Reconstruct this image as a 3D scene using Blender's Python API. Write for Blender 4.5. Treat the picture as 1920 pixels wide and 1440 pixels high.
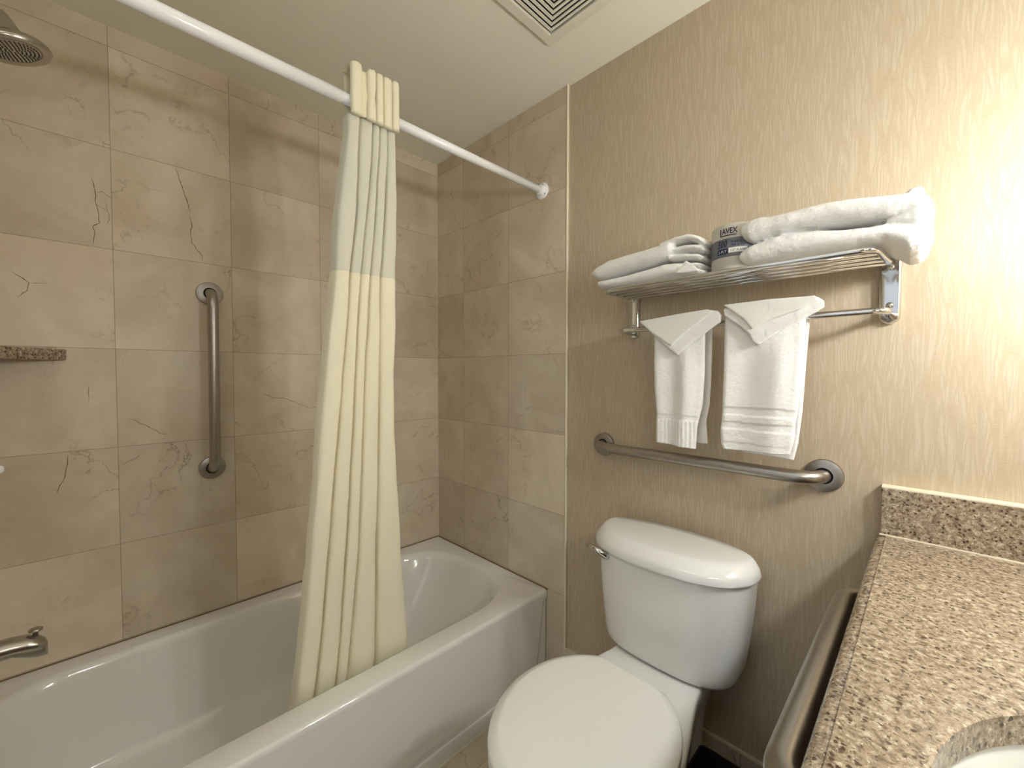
import bpy, bmesh, math, random
from mathutils import Vector, Matrix, noise

# ------------------------------------------------------------------ clear
for o in list(bpy.data.objects):
    bpy.data.objects.remove(o)
S = bpy.context.scene
COL = S.collection
PI = math.pi

# ------------------------------------------------------------------ camera
cam_d = bpy.data.cameras.new('camera')
cam_d.sensor_fit = 'HORIZONTAL'; cam_d.sensor_width = 36.0
cam_d.lens = 776.409 / 1920 * 36.0
cam_d.clip_start = 0.02
cam = bpy.data.objects.new('camera', cam_d); COL.objects.link(cam)
yaw, pit, rol = math.radians(45.256), math.radians(-1.6757), math.radians(0.0973)
fw = Vector((-math.sin(yaw)*math.cos(pit), math.cos(yaw)*math.cos(pit), math.sin(pit)))
rt = Vector((math.cos(yaw), math.sin(yaw), 0)); up = rt.cross(fw)
r2 = rt*math.cos(rol) + up*math.sin(rol); u2 = -rt*math.sin(rol) + up*math.cos(rol)
M = Matrix((r2, u2, -fw)).transposed().to_4x4()
M.translation = Vector((1.788, -1.2338, 1.225))
cam.matrix_world = M
S.camera = cam

# ------------------------------------------------------------------ world, view
w = bpy.data.worlds.new('world'); S.world = w; w.use_nodes = True
w.node_tree.nodes['Background'].inputs[0].default_value = (0.86, 0.93, 1.0, 1)
w.node_tree.nodes['Background'].inputs[1].default_value = 0.6
S.view_settings.view_transform = 'Standard'; S.view_settings.look = 'None'
S.view_settings.gamma = 1; S.view_settings.use_curve_mapping = False
S.view_settings.exposure = 0.78

LAMP_COL = (0.935, 0.965, 1.0, 1)
LAMP_STR = 76.0
CEIL_FILL_COL = (0.95, 0.97, 1.0, 1)
CEIL_FILL_STR = 1.9  # strength of the added ceiling fill
ZC = 2.2775
XR = 2.28            # wall with the mirror, the sconce and an added fill lamp
YF = -2.45           # wall with the doorway

# ------------------------------------------------------------------ node helpers
def new_mat(name):
    m = bpy.data.materials.new(name); m.use_nodes = True
    nt = m.node_tree; b = nt.nodes['Principled BSDF']
    return m, nt, b

class G:
    """tiny helper for math in node trees"""
    def __init__(s, nt): s.nt = nt; s.N = nt.nodes; s.L = nt.links
    def n(s, t, **k):
        x = s.N.new(t)
        for a, v in k.items(): setattr(x, a, v)
        return x
    def put(s, sock, v):
        if hasattr(v, 'is_output'): s.L.new(v, sock)
        elif v is not None: sock.default_value = v
    def m(s, op, a, b=None, c=None, clamp=False):
        x = s.n('ShaderNodeMath', operation=op); x.use_clamp = clamp
        s.put(x.inputs[0], a)
        if b is not None: s.put(x.inputs[1], b)
        if c is not None: s.put(x.inputs[2], c)
        return x.outputs[0]
    def obj(s):
        return s.n('ShaderNodeTexCoord').outputs['Object']
    def sep(s, v):
        x = s.n('ShaderNodeSeparateXYZ'); s.L.new(v, x.inputs[0]); return x.outputs
    def comb(s, a, b, c):
        x = s.n('ShaderNodeCombineXYZ')
        for i, v in enumerate((a, b, c)): s.put(x.inputs[i], v)
        return x.outputs[0]
    def noise(s, vec, scale, detail=2.0, rough=0.5, dist=0.0, out='Fac'):
        x = s.n('ShaderNodeTexNoise'); s.L.new(vec, x.inputs['Vector'])
        x.inputs['Scale'].default_value = scale; x.inputs['Detail'].default_value = detail
        x.inputs['Roughness'].default_value = rough; x.inputs['Distortion'].default_value = dist
        return x.outputs[out]
    def voro(s, vec, scale, feature='F1', out='Distance', rand=1.0):
        x = s.n('ShaderNodeTexVoronoi', feature=feature); s.L.new(vec, x.inputs['Vector'])
        x.inputs['Scale'].default_value = scale; x.inputs['Randomness'].default_value = rand
        return x.outputs[out]
    def ramp(s, fac, stops, interp='LINEAR'):
        x = s.n('ShaderNodeValToRGB'); s.L.new(fac, x.inputs[0]); cr = x.color_ramp; cr.interpolation = interp
        while len(cr.elements) < len(stops): cr.elements.new(0.5)
        for e, (p, c) in zip(cr.elements, stops):
            e.position = p; e.color = c if len(c) == 4 else (*c, 1)
        return x.outputs[0]
    def rng(s, v, a, b, c=0.0, d=1.0):
        x = s.n('ShaderNodeMapRange'); s.put(x.inputs[0], v)
        for i, q in enumerate((a, b, c, d)): x.inputs[i+1].default_value = q
        return x.outputs[0]
    def mix(s, f, a, b, blend='MIX'):
        x = s.n('ShaderNodeMix', data_type='RGBA', blend_type=blend)
        s.put(x.inputs[0], f)
        for i, v in ((6, a), (7, b)):
            if hasattr(v, 'is_output'): s.L.new(v, x.inputs[i])
            else: x.inputs[i].default_value = v if len(v) == 4 else (*v, 1)
        return x.outputs[2]
    def vadd(s, a, b):
        x = s.n('ShaderNodeVectorMath', operation='ADD'); s.put(x.inputs[0], a); s.put(x.inputs[1], b); return x.outputs[0]
    def vscale(s, a, f):
        x = s.n('ShaderNodeVectorMath', operation='MULTIPLY'); s.put(x.inputs[0], a); x.inputs[1].default_value = f; return x.outputs[0]
    def bump(s, h, b, strength=0.3, dist=0.001):
        x = s.n('ShaderNodeBump'); x.inputs['Strength'].default_value = strength; x.inputs['Distance'].default_value = dist
        s.L.new(h, x.inputs['Height']); s.L.new(x.outputs[0], b.inputs['Normal'])

def srgb(r, g, b):
    f = lambda c: (c/255/12.92) if c/255 <= 0.04045 else ((c/255+0.055)/1.055)**2.4
    return (f(r), f(g), f(b))

def plain(name, col, rough=0.5, metal=0.0, coat=0.0, spec=0.5, bump_scale=None, bump_s=0.1, bump_d=0.0005):
    m, nt, b = new_mat(name); g = G(nt)
    b.inputs['Roughness'].default_value = rough; b.inputs['Metallic'].default_value = metal
    b.inputs['Coat Weight'].default_value = coat; b.inputs['Coat Roughness'].default_value = 0.05
    b.inputs['Specular IOR Level'].default_value = spec
    o = g.obj(); n = g.noise(o, 9.0, 2.0)
    c = g.mix(n, tuple(x*0.985 for x in col), tuple(min(1, x*1.015) for x in col))
    nt.links.new(c, b.inputs['Base Color'])
    if bump_scale: g.bump(g.noise(o, bump_scale, 3.0), b, bump_s, bump_d)
    return m

# marble tile: cell grid in the plane (axis u, axis v)
def tile_mat(name, ui, u0, pu, vi, v0, pv, lift=1.0, floor=False):
    m, nt, b = new_mat(name); g = G(nt)
    o = g.obj(); xyz = g.sep(o)
    cu = g.m('DIVIDE', g.m('SUBTRACT', xyz[ui], u0), pu); cv = g.m('DIVIDE', g.m('SUBTRACT', xyz[vi], v0), pv)
    iu, iv = g.m('FLOOR', cu), g.m('FLOOR', cv)
    fu, fv = g.m('SUBTRACT', cu, iu), g.m('SUBTRACT', cv, iv)
    cell = g.comb(iu, iv, float(ui)*7.3)
    wn = g.n('ShaderNodeTexWhiteNoise', noise_dimensions='3D'); nt.links.new(cell, wn.inputs['Vector'])
    rv, rc = wn.outputs['Value'], wn.outputs['Color']
    p = g.vadd(o, g.vscale(rc, (17.0, 23.0, 31.0)))
    # distance to the nearest joint, metres
    du = g.m('MULTIPLY', g.m('MINIMUM', fu, g.m('SUBTRACT', 1.0, fu)), pu)
    dv = g.m('MULTIPLY', g.m('MINIMUM', fv, g.m('SUBTRACT', 1.0, fv)), pv)
    dj = g.m('MINIMUM', du, dv)
    joint = g.rng(dj, 0.0006, 0.0014, 1.0, 0.0)
    A = srgb(212, 198, 175); B = srgb(199, 183, 157); C = srgb(225, 213, 191); D = srgb(207, 188, 163)
    n1 = g.noise(p, 4.2, 5.0, 0.6, 0.6)
    col = g.ramp(n1, [(0.32, B), (0.50, A), (0.72, C)])
    n2 = g.noise(p, 2.3, 3.0, 0.5, 1.0)
    col = g.mix(g.rng(n2, 0.50, 0.66, 0.0, 0.45), col, D)
    # mottled brownish pits with crisp edges
    n3 = g.noise(p, 14.0, 8.0, 0.72, 1.4)
    msk = g.rng(g.noise(p, 3.3, 2.0), 0.50, 0.62, 0.0, 1.0)
    spot = g.m('MULTIPLY', g.rng(n3, 0.56, 0.66, 0.0, 0.55), msk)
    col = g.mix(spot, col, srgb(158, 136, 106))
    # pale flecks
    n4 = g.noise(p, 20.0, 7.0, 0.7, 2.0)
    msk2 = g.rng(g.noise(g.vadd(p, (5, 3, 9)), 4.0, 2.0), 0.54, 0.66, 0.0, 1.0)
    col = g.mix(g.m('MULTIPLY', g.rng(n4, 0.58, 0.70, 0.0, 0.6), msk2), col, srgb(222, 206, 178))
    # thin wandering veins
    wv = g.vadd(p, g.vscale(g.noise(p, 5.0, 5.0, 0.62, out='Color'), (0.28, 0.28, 0.28)))
    ve = g.voro(wv, 3.0, 'DISTANCE_TO_EDGE')
    vm = g.rng(g.noise(g.vadd(p, (2, 8, 1)), 3.6, 2.0), 0.50, 0.60, 0.0, 1.0)
    vein = g.m('MULTIPLY', g.rng(ve, 0.0, 0.010, 0.6, 0.0), vm)
    col = g.mix(vein, col, srgb(140, 118, 92))
    wv2 = g.vadd(p, g.vscale(g.noise(p, 9.0, 4.0, 0.6, out='Color'), (0.2, 0.2, 0.2)))
    ve2 = g.voro(wv2, 6.0, 'DISTANCE_TO_EDGE')
    vein2 = g.m('MULTIPLY', g.rng(ve2, 0.0, 0.02, 0.35, 0.0), g.rng(g.noise(p, 2.6, 2.0), 0.52, 0.62, 0.0, 1.0))
    col = g.mix(vein2, col, srgb(214, 197, 168))
    # per tile tone
    tone = g.rng(rv, 0.0, 1.0, 0.90*lift, 1.07*lift)
    col = g.mix(1.0, col, g.comb(tone, tone, tone), 'MULTIPLY')
    col = g.mix(g.m('MULTIPLY', joint, 0.62), col, srgb(132, 114, 88))
    nt.links.new(col, b.inputs['Base Color'])
    b.inputs['Roughness'].default_value = 0.36
    b.inputs['Specular IOR Level'].default_value = 0.35
    h = g.m('SUBTRACT', g.m('MULTIPLY', n3, 0.15), joint)
    g.bump(h, b, 0.25, 0.0008)
    return m

def wallpaper_mat():
    m, nt, b = new_mat('wallpaper'); g = G(nt); o = g.obj(); xyz = g.sep(o)
    wob = g.noise(g.comb(g.m('MULTIPLY', xyz[0], 10.0), 0.0, g.m('MULTIPLY', xyz[2], 5.5)), 1.0, 2.0)
    x = g.m('ADD', g.m('MULTIPLY', xyz[0], 78.0), g.m('MULTIPLY', g.m('SUBTRACT', wob, 0.5), 2.6))
    v = g.comb(x, 0.0, g.m('MULTIPLY', xyz[2], 6.0))
    e1 = g.voro(v, 1.0, 'DISTANCE_TO_EDGE')
    wob2 = g.noise(g.comb(g.m('MULTIPLY', xyz[0], 17.0), 3.0, g.m('MULTIPLY', xyz[2], 8.0)), 1.0, 2.0)
    x2 = g.m('ADD', g.m('MULTIPLY', xyz[0], 120.0), g.m('MULTIPLY', g.m('SUBTRACT', wob2, 0.5), 3.0))
    v2 = g.comb(x2, 4.0, g.m('MULTIPLY', xyz[2], 6.0))
    e2 = g.voro(v2, 1.0, 'DISTANCE_TO_EDGE')
    tick = g.noise(g.comb(g.m('MULTIPLY', xyz[0], 120.0), 0.0, g.m('MULTIPLY', xyz[2], 620.0)), 1.0, 1.0)
    l1 = g.m('MULTIPLY', g.rng(e1, 0.03, 0.17, 1.0, 0.0), g.rng(tick, 0.35, 0.6, 0.55, 1.0))
    l2 = g.rng(e2, 0.02, 0.14, 0.7, 0.0)
    l = g.m('MAXIMUM', l1, l2)
    fine = g.noise(g.comb(g.m('MULTIPLY', xyz[0], 300.0), 0.0, g.m('MULTIPLY', xyz[2], 160.0)), 1.0, 3.0)
    base = g.mix(fine, srgb(184, 170, 146), srgb(197, 184, 160))
    hi = g.rng(e1, 0.17, 0.30, 0.25, 0.0)
    base = g.mix(hi, base, srgb(216, 200, 174))
    col = g.mix(g.m('MULTIPLY', l, 0.55), base, srgb(170, 149, 119))
    nt.links.new(col, b.inputs['Base Color'])
    b.inputs['Roughness'].default_value = 0.5; b.inputs['Specular IOR Level'].default_value = 0.2
    g.bump(g.m('ADD', g.m('MULTIPLY', fine, 0.5), g.m('MULTIPLY', l, -0.6)), b, 0.35, 0.0006)
    return m

def granite_mat(name, warm=1.0):
    m, nt, b = new_mat(name); g = G(nt); o = g.obj()
    n1 = g.noise(o, 120.0, 4.0, 0.65, 0.4)
    col = g.ramp(n1, [(0.30, srgb(92, 77, 61)), (0.44, srgb(140, 122, 100)), (0.56, srgb(166, 149, 125)), (0.70, srgb(204, 190, 166))])
    v = g.vadd(o, g.vscale(g.noise(o, 160.0, 2.0, out='Color'), (0.006, 0.006, 0.006)))
    d = g.voro(v, 170.0, 'F1')
    rc = g.sep(g.voro(v, 170.0, 'F1', 'Color'))
    dark = g.m('MULTIPLY', g.rng(d, 0.34, 0.46, 1.0, 0.0), g.m('GREATER_THAN', rc[0], 0.74))
    col = g.mix(g.m('MULTIPLY', dark, 0.88), col, srgb(58, 44, 32))
    n2 = g.noise(o, 210.0, 3.0, 0.7, 0.6)
    col = g.mix(g.rng(n2, 0.55, 0.64, 0.0, 0.80), col, srgb(96, 76, 56))
    n3 = g.noise(g.vadd(o, (3, 1, 2)), 190.0, 2.0, 0.6)
    col = g.mix(g.rng(n3, 0.63, 0.72, 0.0, 0.6), col, srgb(232, 218, 192))
    nt.links.new(col, b.inputs['Base Color'])
    b.inputs['Roughness'].default_value = 0.13; b.inputs['Specular IOR Level'].default_value = 0.5
    return m

def cloth_mat(name, col, scale=900.0, strength=0.9, dist=0.0012, trans=0.0, sheen=0.3, alpha=None, rough=0.95):
    m, nt, b = new_mat(name); g = G(nt); o = g.obj()
    n = g.noise(o, scale, 4.0, 0.7)
    c = g.mix(n, tuple(x*0.93 for x in col), tuple(min(1, x*1.04) for x in col))
    nt.links.new(c, b.inputs['Base Color'])
    b.inputs['Roughness'].default_value = rough; b.inputs['Sheen Weight'].default_value = sheen
    b.inputs['Specular IOR Level'].default_value = 0.15
    n2 = g.noise(o, scale*0.28, 3.0, 0.6)
    g.bump(g.m('ADD', n, g.m('MULTIPLY', n2, 1.2)), b, strength, dist)
    out = nt.nodes['Material Output']; sh = b.outputs[0]
    if trans > 0:
        t = g.n('ShaderNodeBsdfTranslucent'); nt.links.new(c, t.inputs[0])
        mx = g.n('ShaderNodeMixShader'); mx.inputs[0].default_value = trans
        nt.links.new(sh, mx.inputs[1]); nt.links.new(t.outputs[0], mx.inputs[2]); sh = mx.outputs[0]
    if alpha is not None:
        t = g.n('ShaderNodeBsdfTransparent'); mx = g.n('ShaderNodeMixShader'); mx.inputs[0].default_value = alpha
        nt.links.new(sh, mx.inputs[1]); nt.links.new(t.outputs[0], mx.inputs[2]); sh = mx.outputs[0]
    nt.links.new(sh, out.inputs['Surface'])
    return m

def brushed(name, col, rough, scale=(1, 1, 200), amt=0.12):
    m, nt, b = new_mat(name); g = G(nt); o = g.obj()
    n = g.noise(g.vscale(o, scale), 30.0, 2.0)
    b.inputs['Metallic'].default_value = 1.0
    nt.links.new(g.mix(n, tuple(x*0.9 for x in col), tuple(x*1.08 for x in col)), b.inputs['Base Color'])
    nt.links.new(g.rng(n, 0.0, 1.0, rough-amt*0.5, rough+amt*0.5), b.inputs['Roughness'])
    return m

def emit(name, col, s):
    m, nt, b = new_mat(name)
    b.inputs['Base Color'].default_value = (0.9, 0.88, 0.82, 1)
    b.inputs['Emission Color'].default_value = col; b.inputs['Emission Strength'].default_value = s
    return m

PZ = 0.3072; Z0 = 1.2943
M_TL = tile_mat('marble_tile_long_wall', 1, -0.8920, 0.3095, 2, Z0, PZ)
M_TB = tile_mat('marble_tile_end_wall', 0, 0.2132, 0.3080, 2, Z0, PZ)
M_TF = tile_mat('marble_floor_tile', 0, 0.83, 0.306, 1, -0.245, 0.306, 0.92)
M_WP = wallpaper_mat()
M_CEIL = plain('ceiling_paint', srgb(236, 233, 215), 0.7, bump_scale=160, bump_s=0.12)
M_PAINT = plain('cream_trim', srgb(232, 222, 196), 0.4)
M_CAULK = plain('caulk', srgb(214, 204, 180), 0.5, bump_scale=60, bump_s=0.3)
M_CRACK = plain('marble_crack', srgb(112, 88, 58), 0.8)
M_TUB = plain('tub_enamel', srgb(233, 231, 224), 0.10, coat=0.6)
M_CER = plain('white_ceramic', srgb(234, 234, 229), 0.08, coat=0.7)
M_SEAT = plain('seat_plastic', srgb(234, 233, 226), 0.30)
M_SINK = plain('sink_ceramic', srgb(236, 236, 226), 0.07, coat=0.6)
M_GRAN = granite_mat('granite')
M_TERRY = cloth_mat('white_terry', srgb(247, 245, 239), 520.0, 0.55, 0.0024)
M_WEAVE = cloth_mat('white_woven_band', srgb(240, 238, 228), 1800.0, 0.5, 0.0006)
M_CURT = cloth_mat('cream_curtain_fabric', srgb(250, 243, 214), 240.0, 0.35, 0.0015, trans=0.10, sheen=0.1, rough=0.8)
M_SHEER = cloth_mat('sheer_curtain_fabric', srgb(244, 242, 226), 500.0, 0.15, 0.0006, trans=0.25, alpha=0.13, sheen=0.1, rough=0.8)
M_RODW = plain('white_enamel_rod', srgb(250, 250, 250), 0.22, coat=0.3)
M_CHROME = brushed('chrome', (0.66, 0.655, 0.64), 0.10, (1, 1, 1), 0.02)
M_STEEL = brushed('brushed_steel', (0.42, 0.395, 0.36), 0.33, (3, 3, 3), 0.08)
M_STEELD = brushed('brushed_steel_plate', (0.40, 0.37, 0.34), 0.38, (3, 3, 3), 0.08)
M_NICK = brushed('brushed_nickel', (0.50, 0.47, 0.42), 0.24, (2, 2, 2), 0.06)
M_BLACK = plain('black_gap', (0.006, 0.006, 0.005), 0.8)
M_DARKRUB = plain('dark_nozzles', (0.035, 0.033, 0.028), 0.5)
M_VENT = plain('vent_plastic', srgb(226, 221, 203), 0.5)
M_WRAP = None
M_NAVY = plain('navy_ink', srgb(12, 16, 62), 0.5)
M_GREY = plain('grey_ink', srgb(106, 107, 111), 0.5)
M_PAPER = plain('paper_white', srgb(226, 224, 214), 0.6)
M_BROWN = plain('dark_brown_plastic', srgb(34, 24, 20), 0.5)
M_CAB = plain('vanity_wood', srgb(92, 66, 46), 0.45)
M_LAMP = emit('lamp_glass', LAMP_COL, LAMP_STR)
M_LAMPFILL = emit('dim_fill_glow', LAMP_COL, LAMP_STR*0.25)  # glow of the added second globe pair, fill only
M_CEILFILL = emit('ceiling_fill_glow', CEIL_FILL_COL, CEIL_FILL_STR)

def wrap_mat():
    m, nt, b = new_mat('embossed_paper'); g = G(nt); o = g.obj(); s = g.sep(o)
    an = g.m('ARCTAN2', g.m('SUBTRACT', s[0], RC[0]), g.m('SUBTRACT', RC[1], s[1]))
    u = g.m('MULTIPLY', an, RR/0.016); v = g.m('MULTIPLY', s[2], 1/0.016)
    fr = lambda q: g.m('ABSOLUTE', g.m('SUBTRACT', g.m('FRACT', q), 0.5))
    d = g.m('ADD', fr(u), fr(v))
    st = g.m('SINE', g.m('MULTIPLY', d, 38.0))
    nt.links.new(g.mix(g.rng(st, 0.2, 0.9, 0.0, 1.0), srgb(206, 201, 188), srgb(168, 160, 146)), b.inputs['Base Color'])
    b.inputs['Roughness'].default_value = 0.6
    return m
RC = (1.449, -0.135); RR = 0.052
M_WRAP = wrap_mat()

# ------------------------------------------------------------------ object helpers
def tag(o, label=None, cat=None, group=None, kind=None):
    if label: o['label'] = label
    if cat: o['category'] = cat
    if group: o['group'] = group
    if kind: o['kind'] = kind
    return o

def thing(name, loc, label, cat, group=None):
    o = bpy.data.objects.new(name, None); o.empty_display_size = 0.05
    COL.objects.link(o); o.location = loc
    return tag(o, label, cat, group)

def mk(name, V, F, mat, parent=None, smooth=True, mats=None, fmi=None):
    me = bpy.data.meshes.new(name)
    me.from_pydata([tuple(v) for v in V], [], F); me.update()
    bm = bmesh.new(); bm.from_mesh(me)
    bmesh.ops.recalc_face_normals(bm, faces=bm.faces); bm.to_mesh(me); bm.free()
    me.materials.append(mat)
    for x in (mats or []): me.materials.append(x)
    if fmi:
        for p, i in zip(me.polygons, fmi): p.material_index = i
    me.polygons.foreach_set('use_smooth', [smooth]*len(me.polygons))
    o = bpy.data.objects.new(name, me); COL.objects.link(o)
    if parent is not None:
        o.parent = parent
        o.matrix_parent_inverse = Matrix.Translation(-parent.location)   # meshes are written in room coordinates
    return o

class B:
    """vertex / face buffer: several solids gathered into ONE mesh"""
    def __init__(s): s.V = []; s.F = []
    def add(s, V, F):
        k = len(s.V); s.V += [Vector(v) for v in V]; s.F += [[i+k for i in f] for f in F]; return s
    def box(s, x0, x1, y0, y1, z0, z1):
        V = [(x, y, z) for x in (x0, x1) for y in (y0, y1) for z in (z0, z1)]
        return s.add(V, [(0,1,3,2),(4,6,7,5),(0,4,5,1),(2,3,7,6),(0,2,6,4),(1,5,7,3)])
    def loft(s, rings, cap0=True, cap1=True, closed=True):
        n = len(rings[0]); V = [v for r in rings for v in r]; F = []
        for i in range(len(rings)-1):
            for j in range(n if closed else n-1):
                a, b2 = i*n+j, i*n+(j+1) % n
                F.append((a, b2, b2+n, a+n))
        if cap0: F.append(tuple(range(n))[::-1])
        if cap1: F.append(tuple(range((len(rings)-1)*n, len(rings)*n)))
        return s.add(V, F)
    def tube(s, pts, r, seg=24, cap=True):
        pts = [Vector(p) for p in pts]; n = len(pts)
        rs = r if isinstance(r, (list, tuple)) else [r]*n
        T = []
        for i in range(n):
            a = pts[max(i-1, 0)]; c = pts[min(i+1, n-1)]; T.append((c-a).normalized())
        u = T[0].orthogonal().normalized(); rings = []
        for i in range(n):
            u = (u - T[i]*u.dot(T[i])).normalized(); v = T[i].cross(u)
            rings.append([pts[i] + (u*math.cos(t)+v*math.sin(t))*rs[i] for t in [2*PI*k/seg for k in range(seg)]])
        return s.loft(rings, cap, cap)
    def lathe(s, c, axis, prof, seg=40, cap0=True, cap1=True):
        axis = Vector(axis).normalized(); u = axis.orthogonal().normalized(); v = axis.cross(u); c = Vector(c)
        rings = [[c + axis*h + (u*math.cos(t)+v*math.sin(t))*max(r, 1e-5) for t in [2*PI*k/seg for k in range(seg)]] for h, r in prof]
        return s.loft(rings, cap0, cap1)
    def make(s, name, mat, parent=None, smooth=True, **k):
        return mk(name, s.V, s.F, mat, parent, smooth, **k)

def bev(o, w, seg=3, ang=35):
    m = o.modifiers.new('bevel', 'BEVEL'); m.width = w; m.segments = seg; m.limit_method = 'ANGLE'; m.angle_limit = math.radians(ang)
    m.harden_normals = False
    return o
def smooth_ang(o, ang=35):
    o.data.set_sharp_from_angle(angle=math.radians(ang)); return o
def sub(o, l=1):
    m = o.modifiers.new('subsurf', 'SUBSURF'); m.levels = l; m.render_levels = l; return o

def bend(pts, r, n=6):
    """round the corners of a polyline with arcs of radius r"""
    pts = [Vector(p) for p in pts]; out = [pts[0]]
    for i in range(1, len(pts)-1):
        a, b_, c = pts[i-1], pts[i], pts[i+1]
        d1 = (a-b_).normalized(); d2 = (c-b_).normalized()
        p1 = b_ + d1*r; p2 = b_ + d2*r
        for k in range(n+1):
            t = k/n; out.append(p1*(1-t)**2 + b_*2*t*(1-t) + p2*t**2)
    out.append(pts[-1]); return out

def lerp_tab(tab, z):
    tab = sorted(tab)
    if z <= tab[0][0]:
        (z0, v0), (z1, v1) = tab[0], tab[1]
    elif z >= tab[-1][0]:
        (z0, v0), (z1, v1) = tab[-2], tab[-1]
        return v1
    else:
        for k in range(len(tab)-1):
            if tab[k][0] <= z <= tab[k+1][0]:
                (z0, v0), (z1, v1) = tab[k], tab[k+1]; break
    return v0 + (v1-v0)*(z-z0)/(z1-z0)

# ================================================================== THE ROOM
def struct(o): o['kind'] = 'structure'; return o

struct(B().box(-0.1, XR+0.1, YF-0.1, 0.1, -0.1, 0.0).make('floor', M_TF, smooth=False))
struct(B().box(-0.1, XR+0.1, YF-0.1, 0.1, ZC, ZC+0.1).make('ceiling', M_CEIL, smooth=False))
wl = struct(B().box(-0.1, 0.0, -1.56, 0.1, 0.0, ZC).make('wall_left', M_TL, smooth=False))
wb = struct(B().box(0.0, XR+0.1, 0.011, 0.1, 0.0, ZC).make('wall_back', M_WP, smooth=False))
wt = struct(B().box(0.0, 0.828, 0.0, 0.011, 0.0, ZC).make('wall_back_tiled', M_TB, smooth=False))
struct(B().box(-0.1, 0.83, -1.68, -1.56, 0.0, ZC).make('wall_shower', M_TB, smooth=False))
struct(B().box(XR, XR+0.1, YF-0.1, 0.011, 0.0, ZC).make('wall_right', M_WP, smooth=False))
struct(B().box(0.73, 0.83, YF, -1.68, 0.0, ZC).make('wall_entry', M_WP, smooth=False))
b = B()                                        # front wall with an open doorway
b.box(0.73, 0.98, YF-0.1, YF, 0.0, ZC); b.box(1.86, XR, YF-0.1, YF, 0.0, ZC); b.box(0.98, 1.86, YF-0.1, YF, 2.06, ZC)
struct(b.make('wall_front', M_WP, smooth=False))
b = B()
b.box(0.93, 0.98, YF-0.11, YF+0.012, 0.0, 2.11); b.box(1.86, 1.91, YF-0.11, YF+0.012, 0.0, 2.11); b.box(0.98, 1.86, YF-0.11, YF+0.012, 2.06, 2.11)
struct(b.make('trim_1', M_PAINT, smooth=False))
# fill added as world light through the unseen open doorway; portal aids sampling
pd = bpy.data.lights.new('doorway_portal', 'AREA'); pd.shape = 'RECTANGLE'; pd.size = 0.88; pd.size_y = 2.06
pd.cycles.is_portal = True
po = bpy.data.objects.new('doorway_portal', pd); COL.objects.link(po); po.location = (1.42, YF-0.05, 1.03)
po.rotation_euler = (PI/2, 0, 0)    # its -Z looks along +Y
# edge of the tiling: a pale strip of grout from floor to ceiling
V = []; F = []
N = 90
for i in range(N+1):
    z = ZC*i/N
    wv = 0.0012*noise.noise(Vector((0, 0, z*14))) + 0.0006*noise.noise(Vector((3, 0, z*50)))
    w_ = 0.0042 + wv
    for q in ((0.8270, -0.0012), (0.8275+w_, -0.0012), (0.8285+w_, 0.0012), (0.8288+w_*0.9, 0.0115), (0.8270, 0.0115)):
        V.append((q[0], q[1], z))
for i in range(N):
    for j in range(5):
        a, c = i*5+j, i*5+(j+1) % 5
        F.append((a, c, c+5, a+5))
struct(mk('trim_2', V, F, M_PAINT))
# baseboard of the papered wall
bb = struct(B().box(0.8335, 1.755, 0.001, 0.011, 0.0, 0.172).make('baseboard_back', M_TF, smooth=False)); bev(bb, 0.002, 2)
struct(B().box(0.8335, 1.755, 0.0035, 0.0112, 0.172, 0.1745).make('trim_3', M_CAULK, smooth=False))
# corner grout, a hairline down the tiled corner and along the tub
struct(B().box(-0.001, 0.0022, -0.0022, 0.001, 0.367, ZC).make('trim_4', M_CAULK, smooth=False))

# cracks in the marble, each with its own shape
def crack(pts, wd, plane='x'):
    V = []; F = []; L = []
    P = [Vector((0, y, z)) if plane == 'x' else Vector((y, 0, z)) for y, z in pts]
    D = []
    for i in range(len(P)-1):
        for k in range(5):
            t = k/5; q = P[i].lerp(P[i+1], t)
            j = Vector((noise.noise(q*60), noise.noise(q*60+Vector((9, 0, 0))), noise.noise(q*60+Vector((0, 7, 0)))))*0.0035
            if plane == 'x': j.x = 0
            else: j.y = 0
            D.append(q+j)
    D.append(P[-1])
    for i, q in enumerate(D):
        t = (D[min(i+1, len(D)-1)]-D[max(i-1, 0)]).normalized()
        nrm = Vector((1, 0, 0)) if plane == 'x' else Vector((0, -1, 0))
        s = t.cross(nrm)*wd*0.5*(0.45+0.75*abs(noise.noise(q*90)))*(min(1, i/3+0.2)*min(1, (len(D)-1-i)/3+0.2))
        o_ = nrm*0.0003
        V += [q-s+o_, q+s+o_, q+s-o_*2, q-s-o_*2]
    for i in range(len(D)-1):
        for j in range(4):
            a, c = i*4+j, i*4+(j+1) % 4
            F.append((a, c, c+4, a+4))
    n = len(V); F += [(0, 1, 2, 3), (n-4, n-3, n-2, n-1)]
    return V, F
cb = B()
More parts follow.
